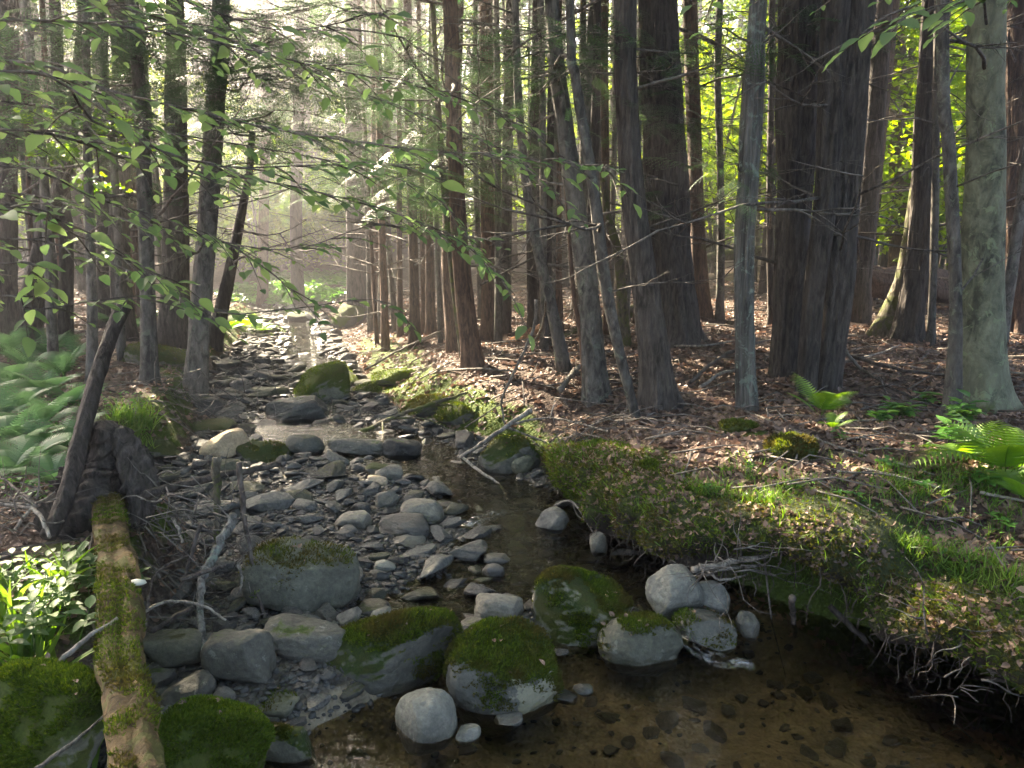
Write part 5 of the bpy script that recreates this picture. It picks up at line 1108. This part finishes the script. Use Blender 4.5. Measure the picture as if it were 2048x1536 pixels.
br = MB(); th = np.linspace(-.2, 3.34, 12); V = np.concatenate([[[0, 0, 0]], np.stack([.030*np.cos(th), -.026*np.sin(th), 0*th], -1), np.stack([.024*np.cos(th), -.021*np.sin(th), 0*th+.010], -1), [[0, 0, .016]]])
br.add(V, [[1+i, 2+i, 14+i, 13+i] for i in range(11)], [[0, 2+i, 1+i] for i in range(11)]+[[25, 13+i, 14+i] for i in range(11)])
m_, nt_, bs_, o_ = mat('fungus'); bs_.inputs['Base Color'].default_value = (.62, .60, .48, 1); M['fungus'] = m_
b = br.build('bracket_fungus', M['fungus'], e); p = atd(276, 1166, 2.56)-np.array([0.0, 0, 0]); b.location = p-o; tag(b, 'white bracket fungus on the side of the log')
log_thing([(95, 1075, 3.05), (135, 985, 3.2), (160, 880, 3.35), (188, 775, 3.5), (215, 690, 3.6), (247, 612, 3.7)], [34, 37, 38, 31, 28, 30], 'bark_dark', 'leaning broken dead trunk rising over the root clump', name='leaning_trunk', seed=6, ridge=.16)
log_thing([(120, 1080, 3.25), (175, 1000, 3.4), (195, 930, 3.5), (205, 850, 3.5)], [120, 150, 120, 70], 'bark_dark', 'dark shaggy stump and root clump at the head of the log', name='stump', seed=7, ridge=.42, rough=.3, seg=40)
log_thing([(270, 1060, 3.35), (285, 980, 3.45), (255, 900, 3.5), (215, 860, 3.5)], [40, 70, 60, 30], 'bark_dark', 'dark root spur on the right side of the stump', name='stump_root', seed=8, ridge=.4, rough=.3)
log_thing([(948, 735, 9.2), (1015, 700, 9.6), (1095, 655, 10.2)], [26, 34, 26], 'wood_rot', 'rotten orange log crumbling on the sunny litter', seed=9, ridge=.25)
log_thing([(985, 738, 8.8), (1040, 712, 9.1), (1110, 690, 9.4)], [14, 18, 14], 'bark_moss', 'thin mossy log beside the rotten orange one', seed=10)
log_thing([(1095, 700, 9.8), (1180, 655, 10.3), (1290, 612, 11)], [24, 26, 24], 'bark_moss', 'tan mossy log slanting behind the leaning grey trunk', seed=11)
log_thing([(1180, 632, 12.5), (1230, 640, 12.5), (1420, 652, 12.6)], [26, 26, 24], 'bark_moss', 'pale yellow-green log lying level behind the dark trunks', seed=12)
log_thing([(1380, 655, 12), (1450, 650, 12), (1560, 655, 12)], [16, 18, 14], 'bark_moss', 'green-tinged thin log behind the snag', seed=16)
log_thing([(1690, 556, 11.5), (1800, 566, 11.5), (1920, 578, 11.5), (2100, 600, 11.5)], [66, 60, 54, 48], 'bark_red', 'big fallen log lying level behind the right-hand trunks', seed=13, ridge=.25, rough=.2)
log_thing([(1790, 610, 12.5), (1900, 612, 12.5), (2100, 620, 12.5)], [40, 44, 40], 'bark_dark', 'dark log in shadow under the big fallen one', seed=14)
log_thing([(1400, 520, 17), (1500, 505, 17), (1640, 500, 17)], [22, 22, 20], 'bark_moss', 'far mossy log suspended level behind the snag', seed=15)

# ---------------------------------------------------------------- leafy branches reaching in from trees beside the viewer
def beech(base_xy, label, branches, h=6):
    base = np.array([base_xy[0], base_xy[1], float(T(*base_xy))-.05]); e = empty('beech_sapling', tuple(base), label, 'tree')
    P = spline(np.array([[0, 0, 0], [.05, .03, h*.35], [0, .1, h*.7], [.1, .1, h]]), 30); mb = MB(); tube(mb, P, [.05, .02], 10, rough=.08); mb.build('trunk', M['bark_grey'], e)
    for pts, nt_, ls, sp in branches:
        nt_ = int(nt_*1.3)
        Q = np.array([atd(*q) for q in pts])-base; z0 = Q[0, 2]-.25; i = int(np.argmin(abs(P[:, 2]-z0))); Q = np.vstack([P[i], Q]); path, l = smooth_path(Q, 50); bm = MB(); lf = MB(); tube(bm, path, [.007, .0015], 6)
        pj = proj(path+base); ok = np.where((pj[0] > -150) & (pj[0] < 2200) & (pj[1] > -200))[0]; i0 = ok[0] if len(ok) else 10
        LP, LB = [], []
        for k in range(nt_):
            i = int(i0+(49-i0)*(k+.5)/nt_); d = nrm(path[min(49, i+1)]-path[i-1]); sd_ = 1 if k % 2 else -1; s = nrm(np.cross(d, [0, 0, 1.0]))*sd_; dr = nrm(d*.9+s*1.0+np.array([0, 0, RNG.normal(-.12, .15)])); L_ = sp*RNG.uniform(.5, 1.1)*(1-.5*(i-i0)/50)
            tw = spline(np.array([path[i], path[i]+dr*L_*.5, path[i]+dr*L_+[0, 0, -.12*L_]]), 7); tube(bm, tw, [.0035, .0012], 4)
            m = max(3, int(L_/ls*1.5))
            for q in range(m+1):
                u = (q+.6)/(m+.6); p = tw[min(6, int(u*6.9))]; s2 = 1 if q % 2 else -1
                y = nrm(dr*(.7 if q < m else 1)+nrm(np.cross(dr, [0, 0, 1.0]))*s2*(.9 if q < m else 0)+np.array([0, 0, RNG.normal(-.16, .2)])); z = nrm(np.array([RNG.normal(0, .3), RNG.normal(0, .3)-.15, 1.0])); x = nrm(np.cross(y, z)); LP.append(p); LB.append([x, y, np.cross(x, y)])
        if LP: stamp(lf, BLV, BLQ, np.array(LP), np.array(LB), ls*RNG.uniform(.42, 1.02, len(LP)))
        b = bm.build('branch', M['twig'], e); lf.build('leaves', M['leaf'], b)
beech((-3.1, 2.2), 'beech sapling leaning in from beyond the left edge, its leafy branches over the stream', [
 ([(-80, 120, 2.4), (250, 190, 2.6), (560, 260, 2.8), (850, 300, 2.9), (1100, 320, 2.9), (1250, 345, 2.9)], 24, .085, .34),
 ([(-80, 260, 2.3), (300, 330, 2.7), (620, 380, 3.0), (900, 470, 3.1), (1030, 590, 3.1)], 22, .085, .34),
 ([(-60, 420, 2.2), (150, 470, 2.4), (330, 560, 2.5), (400, 630, 2.5)], 10, .09, .25),
 ([(-60, 40, 2.6), (300, 60, 2.9), (620, 130, 3.2), (900, 190, 3.4), (1060, 260, 3.4)], 20, .085, .4),
 ([(-60, 540, 2.0), (60, 560, 2.1), (120, 590, 2.2)], 4, .08, .16),
 ([(-60, 330, 2.8), (200, 400, 3.0), (420, 470, 3.1), (560, 560, 3.1), (640, 640, 3.1)], 14, .08, .3),
 ([(-60, -60, 2.3), (300, -20, 2.5), (560, 60, 2.7), (780, 20, 2.8)], 12, .085, .3),
 ([(-60, 200, 3.4), (300, 260, 3.6), (700, 330, 3.8), (880, 400, 3.8), (960, 520, 3.8)], 20, .075, .4),
 ([(-60, 150, 1.9), (200, 250, 2.1), (420, 330, 2.3), (640, 330, 2.5), (820, 330, 2.4)], 12, .09, .3),
 ([(-60, -40, 3.2), (400, 60, 3.5), (760, 200, 3.8), (1000, 300, 3.9), (1150, 420, 3.9)], 22, .08, .45),
 ([(-60, 380, 3.4), (260, 440, 3.6), (560, 500, 3.7), (760, 450, 3.7), (980, 480, 3.7)], 20, .08, .4),
 ([(-60, 600, 2.4), (60, 620, 2.4), (200, 600, 2.5), (310, 600, 2.4)], 7, .085, .2),
 ([(-60, 480, 2.8), (200, 520, 2.9), (420, 620, 2.8), (560, 620, 2.8), (760, 600, 2.9), (820, 660, 2.9)], 12, .075, .2)])
beech((2.9, 1.2), 'beech sapling beyond the right edge, leaves dipping into the top corner', [
 ([(2250, -60, 1.9), (2050, -20, 2.1), (1880, 10, 2.2), (1760, 50, 2.2)], 8, .085, .22), ([(2250, -120, 2.2), (2000, -60, 2.4), (1500, -20, 2.6), (1400, 20, 2.7)], 8, .06, .3)])
def maple(px, py, d, spots, label):
    base = at(px, py); base = np.array([(px-CX)/F*d, d, 0.]); base[2] = float(T(base[0], d))-.05; e = empty('maple_sapling', tuple(base), label, 'tree')
    P = spline(np.array([[0, 0, 0], [.1, 0, 2], [0, .1, 4], [.1, 0, 6]]), 30); mb = MB(); tube(mb, P, [.05, .02], 8); mb.build('trunk', M['bark_grey'], e)
    for (a, b, w_, h_, n_) in spots:
        c = atd(a, b, d)-base; bm = MB(); tube(bm, wiggle(P[int(np.argmin(abs(P[:, 2]-c[2]+.3)))], c, 5, .04), [.012, .004], 5); br = bm.build('branch', M['twig'], e)
        Q = c+RNG.normal(0, 1, (n_, 3))*[w_*d/F*.5, w_*d/F*.4, h_*d/F*.4]; lf = MB(); stamp(lf, LT[2][0], LT[2][1], Q, basis(n_, None, .35), RNG.uniform(.05, .09, n_)); lf.build('leaves', M['leaf_bright'], br)
maple(235, 640, 8, [(225, 252, 80, 24, 150), (200, 372, 50, 16, 60), (240, 300, 50, 12, 40)], 'maple sapling with sunlit yellow leaves glowing between the left trunks')
maple(95, 660, 7, [(110, 305, 55, 22, 90), (60, 240, 40, 14, 30)], 'smaller maple sapling with a yellow-lit leaf spray near the left edge')

# hemlock boughs of nearer trees: drooping dark green sprays across the upper half
def hemlock_bough(px, py, d, w, n, label, size=.4):
    base = np.array([(px-CX)/F*d, d+.3, 0]); p0 = atd(px, py, d); bm = MB(); sp = MB(); P, D = [], []
    for k in range(n):
        a = random.uniform(0, 6.28); L_ = w*math.sqrt(random.random())
        for u in (.45, .7, 1.0): P.append([math.cos(a)*L_*u, math.sin(a)*L_*u*.7, -.2*u*u*L_+random.gauss(0, .12)+k*.0]); D.append([math.cos(a+random.gauss(0, .5)), math.sin(a+random.gauss(0, .5))])
    return p0, np.array(P), np.array(D)
def bough_on(tr, specs):
    e, P, r = tr; base = np.array(e.location)
    for (px, py, w, n, size) in specs:
        p = atd(px, py, base[1]-.35); i = int(np.argmin(abs(P[:, 2]-p[2]))); bm = MB(); sp = MB(); st = P[i]-base; en = p-base
        tube(bm, wiggle(st, en, 5, .04), [.012, .003], 5); Q, D = [], []
        for k in range(n):
            u = random.uniform(.25, 1.05); c = st+(en-st)*u; a = random.uniform(0, 6.28); q = c+np.array([math.cos(a), math.sin(a), 0])*random.uniform(0, w)+[0, 0, random.gauss(-.05, .12)]
            Q.append(q); D.append([math.cos(a), math.sin(a)]); 
            if k % 3 == 0: tube(bm, np.array([c, (c+q)/2+[0, 0, .03], q]), [.004, .001], 4)
        add_sprays(sp, np.array(Q), np.array(D), size*RNG.uniform(.7, 1.2, n)); b = bm.build('branch', M['twig'], e); sp.build('foliage', M['needle'], b)
def by(word): return next(t for t in TR if word in t[0]['label'])
bough_on(by('huge furrowed'), [(1330, 170, .5, 34, .34), (1400, 240, .5, 26, .34), (1290, 230, .5, 26, .32), (1400, 390, .45, 22, .3), (1250, 90, .5, 30, .34)])
bough_on(by('left stem of the dark cluster'), [(1640, 40, .5, 34, .3), (1540, 60, .4, 20, .28), (1730, 55, .4, 16, .26)])
bough_on(by('weathered grey snag'), [(1460, 330, .3, 10, .24), (1420, 60, .35, 20, .28)])
bough_on(by('grey leaning trunk left'), [(1120, 150, .5, 26, .3), (1060, 60, .5, 30, .32), (1200, 60, .4, 18, .3)])
bough_on(by('behind the twin stems'), [(850, 120, .9, 50, .4), (800, 260, .9, 50, .4), (980, 180, .8, 46, .38), (900, 330, .8, 40, .36), (1000, 330, .7, 30, .34), (700, 180, .9, 50, .4), (940, 60, .8, 40, .4)])
bough_on(by('yellow-lit twin'), [(760, 330, .8, 44, .36), (820, 400, .7, 34, .34), (1010, 260, .7, 34, .36)])
bough_on(by('stout grey trunk rooted'), [(500, 60, .8, 50, .36), (600, 150, .8, 50, .36), (380, 120, .7, 44, .36), (560, 260, .7, 40, .34), (450, 20, .8, 40, .36), (680, 60, .8, 44, .36), (620, 20, .9, 60, .34), (520, 160, .8, 50, .34), (700, 140, .8, 50, .34), (640, 230, .8, 40, .32)])
bough_on(by('slim trunk rising'), [(200, 60, .8, 50, .36), (120, 150, .8, 46, .36), (320, 60, .6, 40, .34), (60, 60, .8, 50, .38), (220, 220, .6, 34, .34), (100, 260, .7, 34, .34)])
bough_on(by('straight trunk behind the stream bend'), [(640, 200, 1.4, 60, .6), (600, 320, 1.2, 50, .55), (500, 240, 1.2, 50, .55), (700, 380, 1.1, 40, .5)])

# ---------------------------------------------------------------- haze in the air of the wood
hz = MB(); x0, x1, y0, y1, z0, z1 = -95, 95, -25, 120, -4, 26
V = [(x, y, z) for z in (z0, z1) for y in (y0, y1) for x in (x0, x1)]
hz.add(V, [[0, 2, 3, 1], [4, 5, 7, 6], [0, 1, 5, 4], [2, 6, 7, 3], [0, 4, 6, 2], [1, 3, 7, 5]])
m_ = bpy.data.materials.new('haze'); m_.use_nodes = True; nt_ = m_.node_tree; nt_.nodes.clear(); pv = N(nt_, 'VolumePrincipled'); ou = nt_.nodes.new('ShaderNodeOutputMaterial')
pv.inputs['Color'].default_value = (.93, .92, .98, 1); pv.inputs['Density'].default_value = HAZE; pv.inputs['Anisotropy'].default_value = .8; nt_.links.new(pv.outputs[0], ou.inputs['Volume'])
if HAZE > 0: tag(hz.build('haze', m_, smooth=False), 'pale sunlit haze between the trees', 'haze', kind='stuff')
